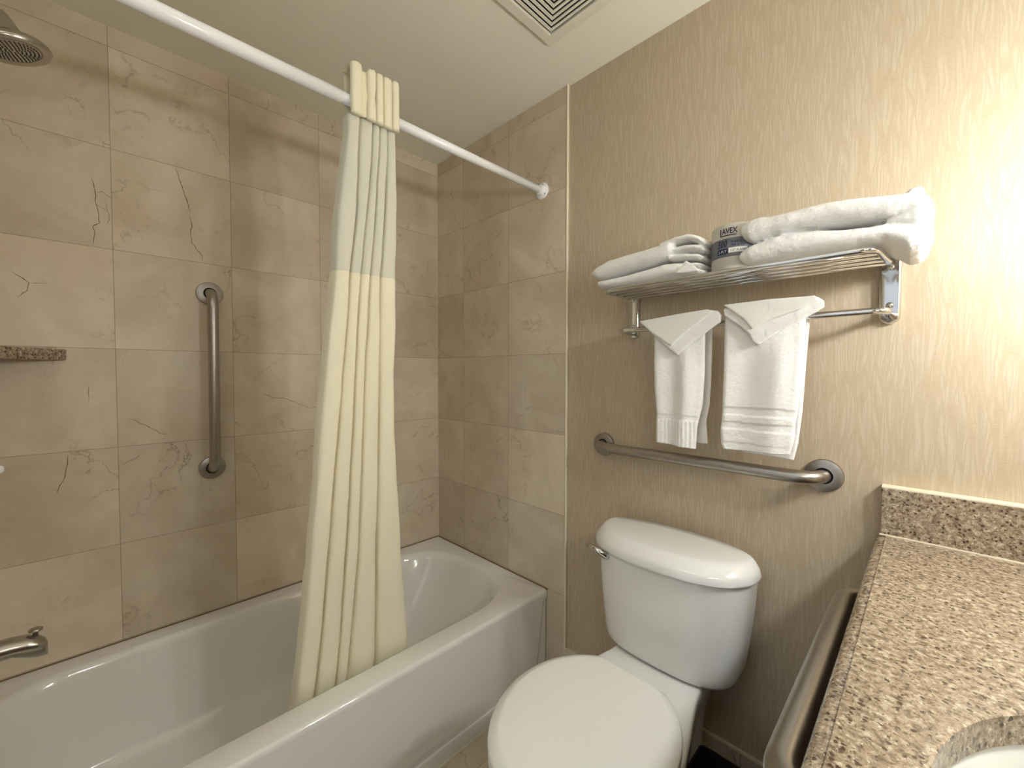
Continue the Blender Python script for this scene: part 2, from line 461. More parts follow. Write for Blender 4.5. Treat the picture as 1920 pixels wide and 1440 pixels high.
for pts, wd in [
    ([(-1.044, 1.909), (-1.036, 1.871), (-1.024, 1.831), (-1.013, 1.789), (-1.008, 1.767)], 0.0026),
    ([(-1.012, 1.755), (-1.004, 1.72), (-1.008, 1.692), (-1.005, 1.665), (-0.991, 1.645), (-0.979, 1.629), (-0.977, 1.607)], 0.0024),
    ([(-1.242, 1.812), (-1.239, 1.781), (-1.235, 1.759), (-1.236, 1.727), (-1.229, 1.705), (-1.231, 1.675), (-1.243, 1.661), (-1.241, 1.638), (-1.244, 1.605)], 0.0022),
    ([(-1.235, 1.765), (-1.222, 1.772), (-1.21, 1.762), (-1.20, 1.758)], 0.0016),
    ([(-1.236, 1.727), (-1.222, 1.722), (-1.211, 1.716)], 0.0014),
    ([(-1.216, 1.745), (-1.211, 1.716), (-1.206, 1.69), (-1.213, 1.676)], 0.0014),
    ([(-1.308, 0.979), (-1.311, 0.943), (-1.316, 0.915), (-1.327, 0.89), (-1.332, 0.868)], 0.0026),
    ([(-1.177, 1.078), (-1.149, 1.059), (-1.126, 1.044), (-1.1, 1.021), (-1.08, 1.013)], 0.0022),
    ([(-0.804, 1.147), (-0.768, 1.125), (-0.721, 1.119), (-0.672, 1.095), (-0.631, 1.076), (-0.589, 1.078)], 0.0018),
    ([(-1.405, 1.500), (-1.385, 1.484), (-1.372, 1.474), (-1.378, 1.452), (-1.395, 1.430)], 0.0022),
    ([(-1.372, 1.474), (-1.352, 1.476), (-1.335, 1.478)], 0.0015),
    ([(-1.20, 0.927), (-1.165, 0.944), (-1.15, 0.955)], 0.0018),
    ([(-1.265, 1.185), (-1.262, 1.165), (-1.264, 1.13)], 0.0016)]:
    cb.add(*crack(pts, wd))
cb.make('crack', M_CRACK, wl)

# ================================================================== BATHTUB
RIM = 0.3674
def rrect(x0, x1, y0, y1, r, z, n=10):
    """rounded rectangle ring, r = one radius or (ra, rb): at y1 side and at y0 side"""
    ra, rb = r if isinstance(r, tuple) else (r, r)
    out = []
    for cx, cy, a0, q in ((x1-ra, y1-ra, 0, ra), (x0+ra, y1-ra, 90, ra), (x0+rb, y0+rb, 180, rb), (x1-rb, y0+rb, 270, rb)):
        for k in range(n+1):
            t = math.radians(a0 + 90*k/n); out.append(Vector((cx+q*math.cos(t), cy+q*math.sin(t), z)))
    return out
tub = thing('bathtub', (0.37, -0.78, 0), 'white enamel bathtub with rounded basin set between the tiled walls', 'bathtub')
YB = -1.557
b = B()
rings = [
    rrect(0.003, 0.7385, YB, -0.003, 0.004, 0.0),
    rrect(0.003, 0.7395, YB, -0.003, 0.004, 0.335),
    rrect(0.001, 0.7450, YB, -0.001, 0.005, 0.335),
    rrect(0.001, 0.7450, YB, -0.001, 0.006, RIM-0.014),
    rrect(0.001, 0.7435, YB, -0.001, 0.006, RIM-0.006),
    rrect(0.001, 0.7385, YB, -0.001, 0.006, RIM-0.0008),
    rrect(0.001, 0.733, YB, -0.001, 0.006, RIM),
    rrect(0.058, 0.668, -1.485, -0.060, (0.225, 0.16), RIM),
    rrect(0.064, 0.662, -1.479, -0.067, (0.222, 0.16), RIM-0.0025),
    rrect(0.070, 0.656, -1.473, -0.076, (0.220, 0.16), RIM-0.010),
    rrect(0.078, 0.648, -1.465, -0.090, (0.215, 0.155), RIM-0.030),
    rrect(0.092, 0.636, -1.450, -0.135, (0.205, 0.15), RIM-0.11),
    rrect(0.108, 0.622, -1.432, -0.195, (0.195, 0.14), RIM-0.20),
    rrect(0.122, 0.608, -1.415, -0.245, (0.185, 0.13), RIM-0.26),
    rrect(0.140, 0.590, -1.395, -0.290, (0.17, 0.12), RIM-0.288),
    rrect(0.170, 0.560, -1.36, -0.345, (0.14, 0.10), RIM-0.303),
    rrect(0.230, 0.500, -1.28, -0.44, (0.10, 0.08), RIM-0.308),
]
b.loft(rings, True, True)
o = b.make('tub_body', M_TUB, tub); smooth_ang(o, 50)
# apron: the skirt panel with its rounded ends
V = []; F = []
rows = []
for z, e, x in ((0.066, 0.052, 0.728), (0.068, 0.050, 0.738), (0.074, 0.047, 0.7435), (0.20, 0.028, 0.7448), (0.30, 0.014, 0.7452), (RIM-0.014, 0.006, 0.7452)):
    y1 = -e
    rows.append([Vector((0.715, YB, z)), Vector((x, YB, z)), Vector((x, y1-0.030, z)), Vector((x-0.001, y1-0.018, z)), Vector((x-0.004, y1-0.008, z)), Vector((x-0.010, y1-0.002, z)), Vector((0.715, y1, z))])
b = B(); b.loft(rows, True, True)
o = b.make('apron', M_TUB, tub); smooth_ang(o, 40)
b = B(); b.box(0.700, 0.7435, YB, -0.004, 0.0, 0.052)
o = b.make('skirt', M_TUB, tub); bev(o, 0.006, 3)
b = B(); b.lathe((0.365, -1.30, RIM-0.3085), (0, 0, 1), [(0, 0.036), (0.003, 0.036), (0.004, 0.030), (0.002, 0.024), (0.003, 0.006)])
b.make('drain', M_CHROME, tub)
b = B(); b.lathe((0.365, -1.432, 0.24), (0, 1, 0.1), [(0, 0.038), (0.006, 0.038), (0.010, 0.030), (0.012, 0.008)])
b.make('overflow_plate', M_CHROME, tub)
# bead of caulk between tub and walls
b = B(); b.box(0.0, 0.0035, YB, 0.0, RIM-0.001, RIM+0.003); b.box(0.0, 0.745, -0.0035, 0.0, RIM-0.001, RIM+0.003)
struct(b.make('trim_5', plain('brown_joint', srgb(126, 100, 70), 0.7), smooth=False))
# floor joint in front of the tub
struct(B().box(0.742, 0.750, YB, -0.002, 0.0, 0.004).make('trim_6', M_CAULK, smooth=False))

# ================================================================== SHOWER FITTINGS
t = thing('shower_fixture', (0.37, -1.56, 1.96), 'brushed metal shower head on a bent arm high over the tub', 'shower head')
b = B(); b.tube(bend([(0.37, -1.559, 2.045), (0.37, -1.48, 2.045), (0.37, -1.389, 1.981)], 0.03), 0.0105)
b.make('arm', M_NICK, t)
b = B(); b.lathe((0.37, -1.559, 2.045), (0, 1, 0), [(0, 0.028), (0.004, 0.028), (0.009, 0.020), (0.012, 0.012)])
b.make('flange', M_NICK, t)
ax = Vector((0.0, 0.30, -1.0)).normalized()
c0 = Vector((0.37, -1.356, 1.921)) - ax*0.062
b = B(); b.lathe(c0, ax, [(-0.012, 0.013), (0.0, 0.018), (0.012, 0.021), (0.028, 0.025), (0.040, 0.038), (0.047, 0.055), (0.053, 0.060), (0.060, 0.061), (0.064, 0.058), (0.0645, 0.048), (0.061, 0.044)], 56)
o = b.make('head', M_NICK, t); smooth_ang(o, 50)
b = B(); b.lathe(c0 + ax*0.058, ax, [(0, 0.0445), (0.0045, 0.044), (0.0055, 0.040), (0.0055, 0.001)], 48)
face = b.make('spray_face', M_NICK, t)
b = B()
uu = ax.orthogonal().normalized(); vv = ax.cross(uu)
for ring in range(1, 7):
    for k in range(ring*6):
        a = 2*PI*k/(ring*6); p = c0 + ax*0.0635 + (uu*math.cos(a)+vv*math.sin(a))*ring*0.0064
        b.lathe(p, ax, [(0, 0.0017), (0.0016, 0.0013)], 6)
o = b.make('nozzles', M_DARKRUB, face)

t = thing('tub_spout', (0.37, -1.56, 0.60), 'brushed metal tub spout with a pull-up diverter knob', 'faucet')
rings = []
for y, zc, w_, h_, hb in ((-1.559, .609, .027, .027, .027), (-1.50, .610, .025, .026, .024), (-1.43, .611, .024, .025, .020), (-1.385, .611, .0235, .023, .019),
                       (-1.362, .609, .023, .021, .030), (-1.348, .606, .021, .017, .032), (-1.338, .600, .017, .013, .027), (-1.334, .594, .010, .010, .020)):
    rg = []
    for k in range(28):
        a = 2*PI*k/28; cz = math.sin(a)
        rg.append(Vector((0.37+w_*math.cos(a), y, zc+(h_ if cz > 0 else hb)*cz)))
    rings.append(rg)
b = B(); b.loft(rings); o = b.make('spout_body', M_NICK, t); smooth_ang(o, 60)
b = B(); b.lathe((0.37, -1.352, 0.622), (0, 0.05, 1), [(0, 0.0045), (0.010, 0.0045), (0.0115, 0.007), (0.014, 0.0115), (0.017, 0.0115), (0.019, 0.008)], 24)
b.make('diverter_knob', M_NICK, t)
t = thing('shower_valve', (0.37, -1.56, 1.0), 'shower valve with a pale lever tip between spout and soap shelf', 'shower valve')
b = B(); b.lathe((0.37, -1.559, 1.0), (0, 1, 0), [(0, 0.085), (0.004, 0.085), (0.010, 0.075), (0.014, 0.035), (0.050, 0.030), (0.060, 0.022), (0.062, 0.002)], 48)
b.make('escutcheon', M_NICK, t)
b = B(); b.tube([(0.37, -1.50, 1.0), (0.37, -1.45, 1.003), (0.37, -1.412, 1.010), (0.37, -1.402, 1.011)], [0.014, 0.010, 0.008, 0.008])
h_ = b.make('lever', M_NICK, t)
b = B(); b.lathe((0.37, -1.404, 1.011), (0, 1, 0), [(0, 0.007), (0.004, 0.0095), (0.011, 0.0095), (0.015, 0.006), (0.016, 0.001)], 24)
b.make('lever_tip', M_CER, h_)

# granite corner shelf
b = B()
tri = [Vector((0.0005, -1.559)), Vector((0.255, -1.559)), Vector((0.235, -1.535)), Vector((0.018, -1.318)), Vector((0.0005, -1.305))]
b.loft([[Vector((p.x, p.y, z)) for p in tri] for z in (1.257, 1.289)])
o = b.make('soap_shelf', M_GRAN, smooth=False); bev(o, 0.003, 2)
tag(o, 'speckled granite corner soap shelf on the tiled wall above the tub', 'shelf')

# ================================================================== CURTAIN ROD
rod = thing('shower_curtain_rod', (0.71, -0.78, 1.93), 'white metal shower curtain rod across the tub opening', 'curtain rod')
b = B(); b.tube([(0.71, YB, 1.930), (0.71, -0.785, 1.9295)], 0.0158, 32); b.make('outer_tube', M_RODW, rod)
b = B(); b.tube([(0.71, -0.79, 1.9295), (0.71, -0.006, 1.9290)], 0.0138, 32); b.make('inner_tube', M_RODW, rod)
for y, d in ((0.0, -1), (-1.56, 1)):
    b = B(); b.lathe((0.71, y, 1.929), (0, d, 0), [(0, 0.031), (0.003, 0.031), (0.006, 0.027), (0.008, 0.019), (0.020, 0.018), (0.022, 0.0145)], 40)
    fl = b.make('flange', M_RODW, rod); smooth_ang(fl, 50)
    for a in (75, 195, 315):
        a = math.radians(a); b = B()
        b.lathe((0.71+0.0235*math.cos(a), y+d*0.0055, 1.929+0.0235*math.sin(a)), (0, d, 0), [(0, 0.0028), (0.0016, 0.0026), (0.0018, 0.001)], 12)
        b.make('screw', M_DARKRUB, fl)

# ================================================================== SHOWER CURTAIN
BT = [
[(0.462, -0.8748), (0.605, -0.8623), (0.761, -0.8515), (0.944, -0.8407), (1.096, -0.8306), (1.22, -0.8204), (1.359, -0.8075), (1.469, -0.7959), (1.633, -0.7908), (1.771, -0.776), (1.853, -0.7687), (1.952, -0.7684)],
[(0.437, -0.8269), (0.585, -0.8156), (0.747, -0.8062), (0.936, -0.7955), (1.092, -0.7823), (1.22, -0.7732), (1.363, -0.7621), (1.476, -0.7565), (1.646, -0.7415), (1.783, -0.7407), (1.865, -0.7391), (1.968, -0.7331)],
[(0.409, -0.7728), (0.564, -0.7659), (0.732, -0.758), (0.928, -0.7527), (1.089, -0.7444), (1.22, -0.7411), (1.365, -0.735), (1.48, -0.7272), (1.653, -0.7149), (1.796, -0.7023), (1.879, -0.7023), (1.983, -0.7006)],
[(0.394, -0.7434), (0.551, -0.7335), (0.721, -0.7241), (0.922, -0.7215), (1.087, -0.7163), (1.22, -0.7138), (1.368, -0.7062), (1.485, -0.7013), (1.659, -0.689), (1.803, -0.684), (1.887, -0.6841), (1.993, -0.6793)],
[(0.349, -0.6594), (0.521, -0.6628), (0.704, -0.6679), (0.912, -0.6704), (1.083, -0.6677), (1.22, -0.6695), (1.371, -0.6699), (1.489, -0.6715), (1.667, -0.6606), (1.811, -0.6589), (1.896, -0.6607), (2.006, -0.6527)],
[(0.28, -0.535), (0.477, -0.5588), (0.678, -0.5838), (0.9, -0.6053), (1.079, -0.6196), (1.22, -0.6227), (1.375, -0.6184), (1.497, -0.6221), (1.676, -0.6246), (1.821, -0.6314), (1.906, -0.6366), (2.015, -0.6334)]]
XP = [(0.2, .585), (.37, .625), (.9, .668), (1.5, .693), (1.9, .718), (2.1, .728)]
PF = [(0.0, -0.040, 0), (0.01, -0.026, 0), (0.03, -0.012, 0), (0.09, -0.003, 0), (0.22, 0.0015, 0), (0.42, 0.0045, 0), (0.64, 0.007, 0), (0.82, 0.0065, 0), (0.93, 0.002, 0.0), (0.985, -0.010, 0.0), (1.0, -0.030, 0)]
def curtain_ring(z, amp=1.0, squeeze=0.0):
    xc = lerp_tab(XP, z); bs = [lerp_tab(t_, z) for t_ in BT]; out = []
    for i in range(5):
        a, c = bs[i], bs[i+1]; wd = c-a
        g_ = squeeze*wd*0.10
        a += g_ if i else 0; wd = c-g_-a
        for (t_, dx, dy) in PF:
            if i > 0 and t_ == 0.0: continue
            k = min(1.0, wd/0.035)
            s_ = 0.55+0.45*k
            wr = 0.0014*noise.noise(Vector((i*9.3+t_*7.0, 5, z*22.0))) + 0.0022*noise.noise(Vector((i*3.1+t_*2.0, 0, z*5.0))) + 0.0016*noise.noise(Vector((i*7.7+t_*5, z*16, 2)))
            if t_ in (0.0, 1.0): wr *= 2
            out.append(Vector((xc + dx*amp*s_ + wr, a + wd*(t_+dy*0.0) + wr*0.5, z)))
    return out
def curtain_part(name, z0, z1, mat, n, par, amp0=1.0, amp1=1.0, top_close=False):
    zs = [z0+(z1-z0)*k/n for k in range(n+1)]
    rings = []
    for z in zs:
        f = (z-z0)/(z1-z0); amp = amp0+(amp1-amp0)*f
        rings.append(curtain_ring(z, amp))
    b = B(); b.loft(rings, False, False, closed=False)
    o = b.make(name, mat, par)
    s_ = o.modifiers.new('solid', 'SOLIDIFY'); s_.thickness = 0.0014; s_.offset = 0
    sub(o, 2)
    return o
cur = thing('shower_curtain', (0.69, -0.70, 0.3), 'cream shower curtain gathered in pleats with a sheer upper band, hanging on the rod', 'curtain')
curtain_part('lower_panel', 0.235, 1.493, M_CURT, 46, cur)
curtain_part('sheer_band', 1.489, 1.896, M_SHEER, 18, cur)
# heading: five soft tubes of folded fabric that stand up above the rod
hb = [-0.7690, -0.7330, -0.7005, -0.6800, -0.6540, -0.6340]
hz = [2.016, 2.016, 2.016, 2.017, 2.019]
hw = [(-0.7690, -0.7385), (-0.7240, -0.7020), (-0.7000, -0.6815), (-0.6790, -0.6560), (-0.6535, -0.6340)]
for i, (a, c) in enumerate(hw):
    cy, wy = (a+c)/2, (c-a)/2*(1.10 if i else 0.98)
    rings = []
    n = 26
    for k in range(n+1):
        z = 1.888+(hz[i]-1.888)*k/n; f = k/n
        pinch = 1.0
        if i == 1: pinch = 1-0.22*math.exp(-((f-0.46)/0.13)**2)
        if i == 0: pinch = 1-0.12*math.exp(-((f-0.0)/0.2)**2)
        if f > 0.97: pinch *= 0.90
        rg = []
        for q in range(28):
            a_ = 2*PI*q/28
            cx_, sy_ = math.cos(a_), math.sin(a_)
            fx = 0.013 if cx_ > 0 else 0.004
            zz = z + (0.0028*noise.noise(Vector((i*9+cx_*2.2, sy_*2.2, 0))) if f > 0.9 else 0)
            rg.append(Vector((0.7300+fx*math.copysign(abs(cx_)**0.8, cx_)*pinch**0.5 + 0.001*noise.noise(Vector((z*30, i, q*0.2))), cy+wy*math.copysign(abs(sy_)**0.75, sy_)*pinch, zz)))
        rings.append(rg)
    # fold the top inward
    top = rings[-1]; cen = sum(top, Vector())/len(top)
    rings.append([cen+(v-cen)*0.80+Vector((0, 0, 0.0022*noise.noise(v*180))) for v in top])
    rings.append([cen+(v-cen)*0.45-Vector((0, 0, 0.004)) for v in top])
    b = B(); b.loft(rings, True, True); b.make('header_pleat', M_CURT, cur)
# flat strip of the heading behind the tubes, passing around the rod
b = B()
rings = []
for k in range(13):
    z = 1.892+0.118*k/12
    rings.append([Vector((0.7285+0.002*math.sin(q*1.9), -0.765+0.130*q/12, z)) for q in range(13)])
b.loft(rings, False, False, closed=False)
rings = []
for k in range(9):
    z = 1.905+0.105*k/8
    rings.append([Vector((0.690-0.002*math.sin(q*1.3), -0.768+0.132*q/12, z)) for q in range(13)])
b.loft(rings, False, False, closed=False)
rings = []
for k in range(7):
    a_ = PI*k/6
    rings.append([Vector((0.7092+0.0192*math.cos(a_), -0.772+0.135*q/12, 2.008+0.004*math.sin(a_))) for q in range(13)])
b.loft(rings, False, False, closed=False)
o = b.make('header_band', M_CURT, cur); s_ = o.modifiers.new('solid', 'SOLIDIFY'); s_.thickness = 0.0012; s_.offset = 0

# ================================================================== GRAB BARS
def grab_bar(name, p0, p1, nrm, off, r, fr, label, mat=None, br=0.055, parts=('flange',)):
    p0, p1, nrm = Vector(p0), Vector(p1), Vector(nrm).normalized()
    t = thing(name, p0, label, 'grab bar')
    d = (p1-p0).normalized()
    pts = bend([p0+nrm*0.002, p0+nrm*off, p1+nrm*off, p1+nrm*0.002], br, 10)
    b = B(); b.tube(pts, r, 32); b.make('bar', mat or M_STEEL, t)
    for p in (p0, p1):
        b = B(); b.lathe(p, nrm, [(0, fr), (0.006, fr), (0.009, fr*0.97), (0.0125, fr*0.70), (0.013, r+0.0035), (0.006, r+0.001)], 56, True, False)
        o = b.make('flange', M_STEELD, t); smooth_ang(o, 50)
        b = B(); b.lathe(p, nrm, [(0.002, r+0.0040), (0.0075, r+0.0040)], 32, True, True)
        b.make('flange_gap', M_BLACK, o)
    return t
grab_bar('grab_bar', (0.993, 0.011, 0.974), (1.612, 0.011, 0.975), (0, -1, 0), 0.062, 0.0160, 0.0395, 'horizontal brushed steel grab bar on the papered wall over the toilet')
grab_bar('grab_bar', (0, -0.959, 1.497), (0, -0.961, 0.885), (1, 0, 0), 0.060, 0.0160, 0.0395, 'upright brushed steel grab bar on the marble wall of the tub')

# ================================================================== CEILING VENT
vt = thing('ceiling_vent', (1.06, -0.345, ZC), 'square cream exhaust grille with nested louvers in the ceiling', 'vent')
vx0, vy1, VS = 0.908, -0.196, 0.300
vx1, vy0 = vx0+VS, vy1-VS
def sqring(b, ins, wd, z0, z1, slant=0.0):
    a0, a1, c0_, c1 = vx0+ins, vx1-ins, vy0+ins, vy1-ins
    O0 = [Vector((a0, c0_, z0)), Vector((a1, c0_, z0)), Vector((a1, c1, z0)), Vector((a0, c1, z0))]
    O1 = [Vector((a0+slant, c0_+slant, z1)), Vector((a1-slant, c0_+slant, z1)), Vector((a1-slant, c1-slant, z1)), Vector((a0+slant, c1-slant, z1))]
    I0 = [Vector((a0+wd, c0_+wd, z0)), Vector((a1-wd, c0_+wd, z0)), Vector((a1-wd, c1-wd, z0)), Vector((a0+wd, c1-wd, z0))]
    I1 = [v + Vector((slant if v.x < (a0+a1)/2 else -slant, slant if v.y < (c0_+c1)/2 else -slant, z1-z0)) for v in I0]
    b.loft([O0, O1, I1, I0, O0], False, False)
b = B(); sqring(b, 0.0, 0.030, ZC, ZC-0.011); o = b.make('frame', M_VENT, vt, False); bev(o, 0.0015, 2)
b = B(); b.box(vx0+0.006, vx1-0.006, vy0+0.006, vy1-0.006, ZC-0.0025, ZC-0.0005); b.make('backing', M_BLACK, vt, False)
k = 0.036
while k < VS/2-0.012:
    b = B(); sqring(b, k, 0.0080, ZC-0.0045, ZC-0.0075, 0.0); b.make('louver', M_VENT, vt, False); k += 0.0148
b = B(); b.box(vx0+k, vx1-k, vy0+k, vy1-k, ZC-0.010, ZC-0.003); b.make('center_plate', M_VENT, vt, False)

# ================================================================== TOILET
TX = 1.279
to = thing('toilet', (TX, -0.4, 0), 'white two-piece toilet with closed round lid standing against the papered wall', 'toilet')
def half(tab, n=44):
    """closed outline from a table of (y, half width), back to front"""
    ys = [t_[0] for t_ in tab]; y0, y1 = ys[0], ys[-1]
    R = []
    for k in range(n+1):
        f = k/n; f = 0.5-0.5*math.cos(PI*f); y = y0+(y1-y0)*f
        for i in range(len(tab)-1):
            if tab[i][0] >= y >= tab[i+1][0]-1e-9:
                u = (y-tab[i][0])/(tab[i+1][0]-tab[i][0]); break
        p0 = tab[max(i-1, 0)][1]; p1 = tab[i][1]; p2 = tab[i+1][1]; p3 = tab[min(i+2, len(tab)-1)][1]
        w_ = 0.5*((2*p1)+(-p0+p2)*u+(2*p0-5*p1+4*p2-p3)*u*u+(-p0+3*p1-3*p2+p3)*u**3)
        R.append((max(w_, 0.0005), y))
    return [(w_, y) for w_, y in R] + [(-w_, y) for w_, y in R[::-1]]
rim_o = half([(-0.055, 0.105), (-0.065, 0.118), (-0.12, 0.121), (-0.19, 0.123), (-0.26, 0.138), (-0.34, 0.160), (-0.42, 0.178), (-0.50, 0.184), (-0.58, 0.176), (-0.65, 0.145), (-0.695, 0.100), (-0.718, 0.055), (-0.727, 0.0)])
mid_o = half([(-0.075, 0.085), (-0.085, 0.098), (-0.13, 0.102), (-0.19, 0.104), (-0.26, 0.112), (-0.34, 0.113), (-0.42, 0.126), (-0.49, 0.132), (-0.55, 0.135), (-0.60, 0.112), (-0.635, 0.080), (-0.655, 0.045), (-0.662, 0.0)])
ft_o = half([(-0.075, 0.085), (-0.085, 0.100), (-0.13, 0.106), (-0.19, 0.106), (-0.25, 0.104), (-0.31, 0.104), (-0.37, 0.106), (-0.43, 0.106), (-0.48, 0.102), (-0.53, 0.088), (-0.56, 0.066), (-0.58, 0.036), (-0.588, 0.0)])
def mixo(A_, B_, f, z, s=1.0):
    return [Vector((TX+((1-f)*a[0]+f*c[0])*s, (1-f)*a[1]+f*c[1], z)) for a, c in zip(A_, B_)]
def insetr(R, d, z):
    c = sum(R, Vector())/len(R); out = []
    for v in R:
        q = v-c; q.z = 0; L = q.length; out.append(Vector((c.x+q.x*(1-d/max(L, .01)), c.y+q.y*(1-d/max(L, .01)), z)))
    return out
R0 = mixo(rim_o, rim_o, 0, 0.425)
rings = [mixo(ft_o, ft_o, 0, 0.0), mixo(ft_o, ft_o, 0, 0.02), mixo(ft_o, mid_o, 0.05, 0.06, 0.94), mixo(ft_o, mid_o, 0.2, 0.14, 0.90), mixo(ft_o, mid_o, 0.55, 0.22, 0.94),
         mixo(ft_o, mid_o, 1.0, 0.29), mixo(mid_o, rim_o, 0.45, 0.345), mixo(mid_o, rim_o, 0.82, 0.380), mixo(mid_o, rim_o, 1.0, 0.400), mixo(rim_o, rim_o, 0, 0.418), insetr(R0, 0.002, 0.4245), insetr(R0, 0.006, 0.4275), insetr(R0, 0.014, 0.4285)]
b = B(); b.loft(rings); o = b.make('bowl', M_CER, to); smooth_ang(o, 60)
# floor bolt caps
for s_ in (-1, 1):
    b = B(); b.lathe((TX+s_*0.100, -0.33, 0.0), (0, 0, 1), [(0, 0.014), (0.012, 0.013), (0.018, 0.008), (0.019, 0.001)], 20); b.make('bolt_cap', M_CER, to)
# seat and lid
def lidring(s, z, inset=0.0, yb=-0.312):
    out = []; n = 96
    for k in range(n):
        a = 2*PI*k/n
        rx = 0.190-inset; ry = (0.215 if math.sin(a) > 0 else 0.232)-inset
        x = rx*math.cos(a); y = -0.500+ry*math.sin(a)
        y = min(y, yb-inset*0.6)
        out.append(Vector((TX+x*s, y, z)))
    return out
b = B(); b.loft([lidring(1, 0.432, 0.006, -0.322), lidring(1, 0.434, 0.002, -0.32), lidring(1, 0.446, 0.001, -0.32), lidring(1, 0.450, 0.004, -0.322)])
o = b.make('seat', M_SEAT, to); smooth_ang(o, 50)
b = B(); b.loft([lidring(1, 0.4545, 0.005), lidring(1, 0.456, 0.001), lidring(1, 0.468, 0.0), lidring(1, 0.4725, 0.0008), lidring(1, 0.4755, 0.0030), lidring(1, 0.4842, 0.0195), lidring(1, 0.4850, 0.0225), lidring(1, 0.4856, 0.030), lidring(1, 0.4866, 0.07), lidring(1, 0.4870, 0.12)])
o = b.make('seat_lid', M_SEAT, to); smooth_ang(o, 50)
for s_ in (-1, 1):
    b = B(); b.box(TX+s_*0.07-0.022, TX+s_*0.07+0.022, -0.335, -0.292, 0.428, 0.458); o = b.make('hinge', M_SEAT, to); bev(o, 0.008, 3)
# tank
def dring(w_, yb, yf, z, nf=2.5, nb=7.0, frac=0.34, n=96):
    dep = yb-yf; db = dep*frac; df = dep-db; yc = yb-db; out = []
    for k in range(n):
        a = 2*PI*k/n; c_, s_ = math.cos(a), math.sin(a)
        if s_ >= 0: out.append(Vector((TX+w_*math.copysign(abs(c_)**(2/nb), c_), yc+db*abs(s_)**(2/nb), z)))
        else: out.append(Vector((TX+w_*math.copysign(abs(c_)**(2/nf), c_), yc-df*abs(s_)**(2/nf), z)))
    return out
b = B(); b.loft([dring(.158, -.040, -.178, .4286, 2.7), dring(.172, -.034, -.190, .4305, 2.8), dring(.1795, -.028, -.197, .4355, 2.9), dring(.1835, -.024, -.2010, .444, 3.0), dring(.1865, -.021, -.2025, .460, 3.0), dring(.192, -.020, -.204, .50, 3.0), dring(.200, -.018, -.207, .56, 2.9), dring(.2065, -.018, -.209, .63, 2.9), dring(.2125, -.018, -.212, .709, 2.8)])
o = b.make('tank', M_CER, to); smooth_ang(o, 50)
b = B(); b.loft([dring(.212, -.016, -.210, .7095, 2.5, 3.0), dring(.2235, -.012, -.230, .7102, 2.4, 2.8), dring(.2258, -.010, -.234, .7120, 2.4, 2.8), dring(.2258, -.010, -.234, .7165, 2.4, 2.5), dring(.2245, -.011, -.232, .7260, 2.4, 2.3), dring(.2215, -.012, -.228, .7355, 2.35, 2.2), dring(.2120, -.015, -.2125, .7490, 2.3, 2.1), dring(.2065, -.017, -.205, .7545, 2.3, 2.05), dring(.2020, -.018, -.200, .7570, 2.3, 2.0), dring(.193, -.020, -.191, .7586, 2.3, 2.0), dring(.12, -.05, -.15, .7605, 2.4, 2.5)])
o = b.make('tank_lid', M_CER, to); smooth_ang(o, 60)
# flush lever
b = B(); b.lathe((1.140, -0.180, 0.686), (-0.25, -1, 0), [(-0.01, 0.014), (0.005, 0.014), (0.010, 0.011), (0.011, 0.002)], 28)
b.tube([(1.137, -0.192, 0.686), (1.133, -0.203, 0.692), (1.120, -0.211, 0.702), (1.102, -0.214, 0.708), (1.080, -0.212, 0.709)], [0.0095, 0.0105, 0.0095, 0.0085, 0.0055], 18)
b.make('flush_lever', M_CHROME, to)

# ================================================================== TOWEL SHELF
sh = thing('towel_shelf', (1.41, 0.011, 1.34), 'chrome towel rack with a rail shelf and a hanging bar on the papered wall', 'towel rack')
SX0, SX1, SZ = 1.118, 1.712, 1.4575
b = B(); b.tube(bend([(1.108, 0.009, 1.478), (1.114, -0.03, SZ+0.001), (SX0, -0.200, SZ), (SX1, -0.200, SZ), (1.722, -0.03, SZ+0.001), (1.722, 0.009, 1.478)], 0.026, 8), 0.0062, 18)
b.make('shelf_frame', M_CHROME, sh)
for y in (-0.162, -0.124, -0.086, -0.048):
    b = B(); b.tube([(1.117, y, SZ), (1.717, y, SZ)], 0.0056, 14); b.make('shelf_rail', M_CHROME, sh)
b = B(); b.tube(bend([(1.106, 0.004, 1.351), (1.106, -0.090, 1.352), (1.7225, -0.090, 1.353), (1.7225, 0.004, 1.353)], 0.024, 8), 0.0072, 20)
b.make('hanging_bar', M_CHROME, sh)
for xc in (1.106, 1.7225):
    b = B()
    def pl(hw_, z0, z1, y):
        out = []
        for k in range(13):
            a = PI*k/12; out.append(Vector((xc+hw_*math.cos(a), y, z1-hw_+hw_*math.sin(a))))
        for k in range(13):
            a = PI+PI*k/12; out.append(Vector((xc+hw_*math.cos(a), y, z0+hw_+hw_*math.sin(a))))
        return out
    b.loft([pl(.0180, 1.332, 1.496, 0.011), pl(.0180, 1.332, 1.496, 0.000), pl(.0165, 1.3335, 1.4945, -0.004), pl(.0140, 1.336, 1.492, -0.006), pl(.0100, 1.340, 1.488, -0.0055)])
    o = b.make('wall_bracket', M_CHROME, sh); smooth_ang(o, 40)
    for z in (1.372, 1.455):
        b = B(); b.lathe((xc, -0.0055, z), (0, -1, 0), [(0, 0.0068), (0.003, 0.0062), (0.005, 0.004), (0.0055, 0.0005)], 20); b.make('screw', M_CHROME, o)

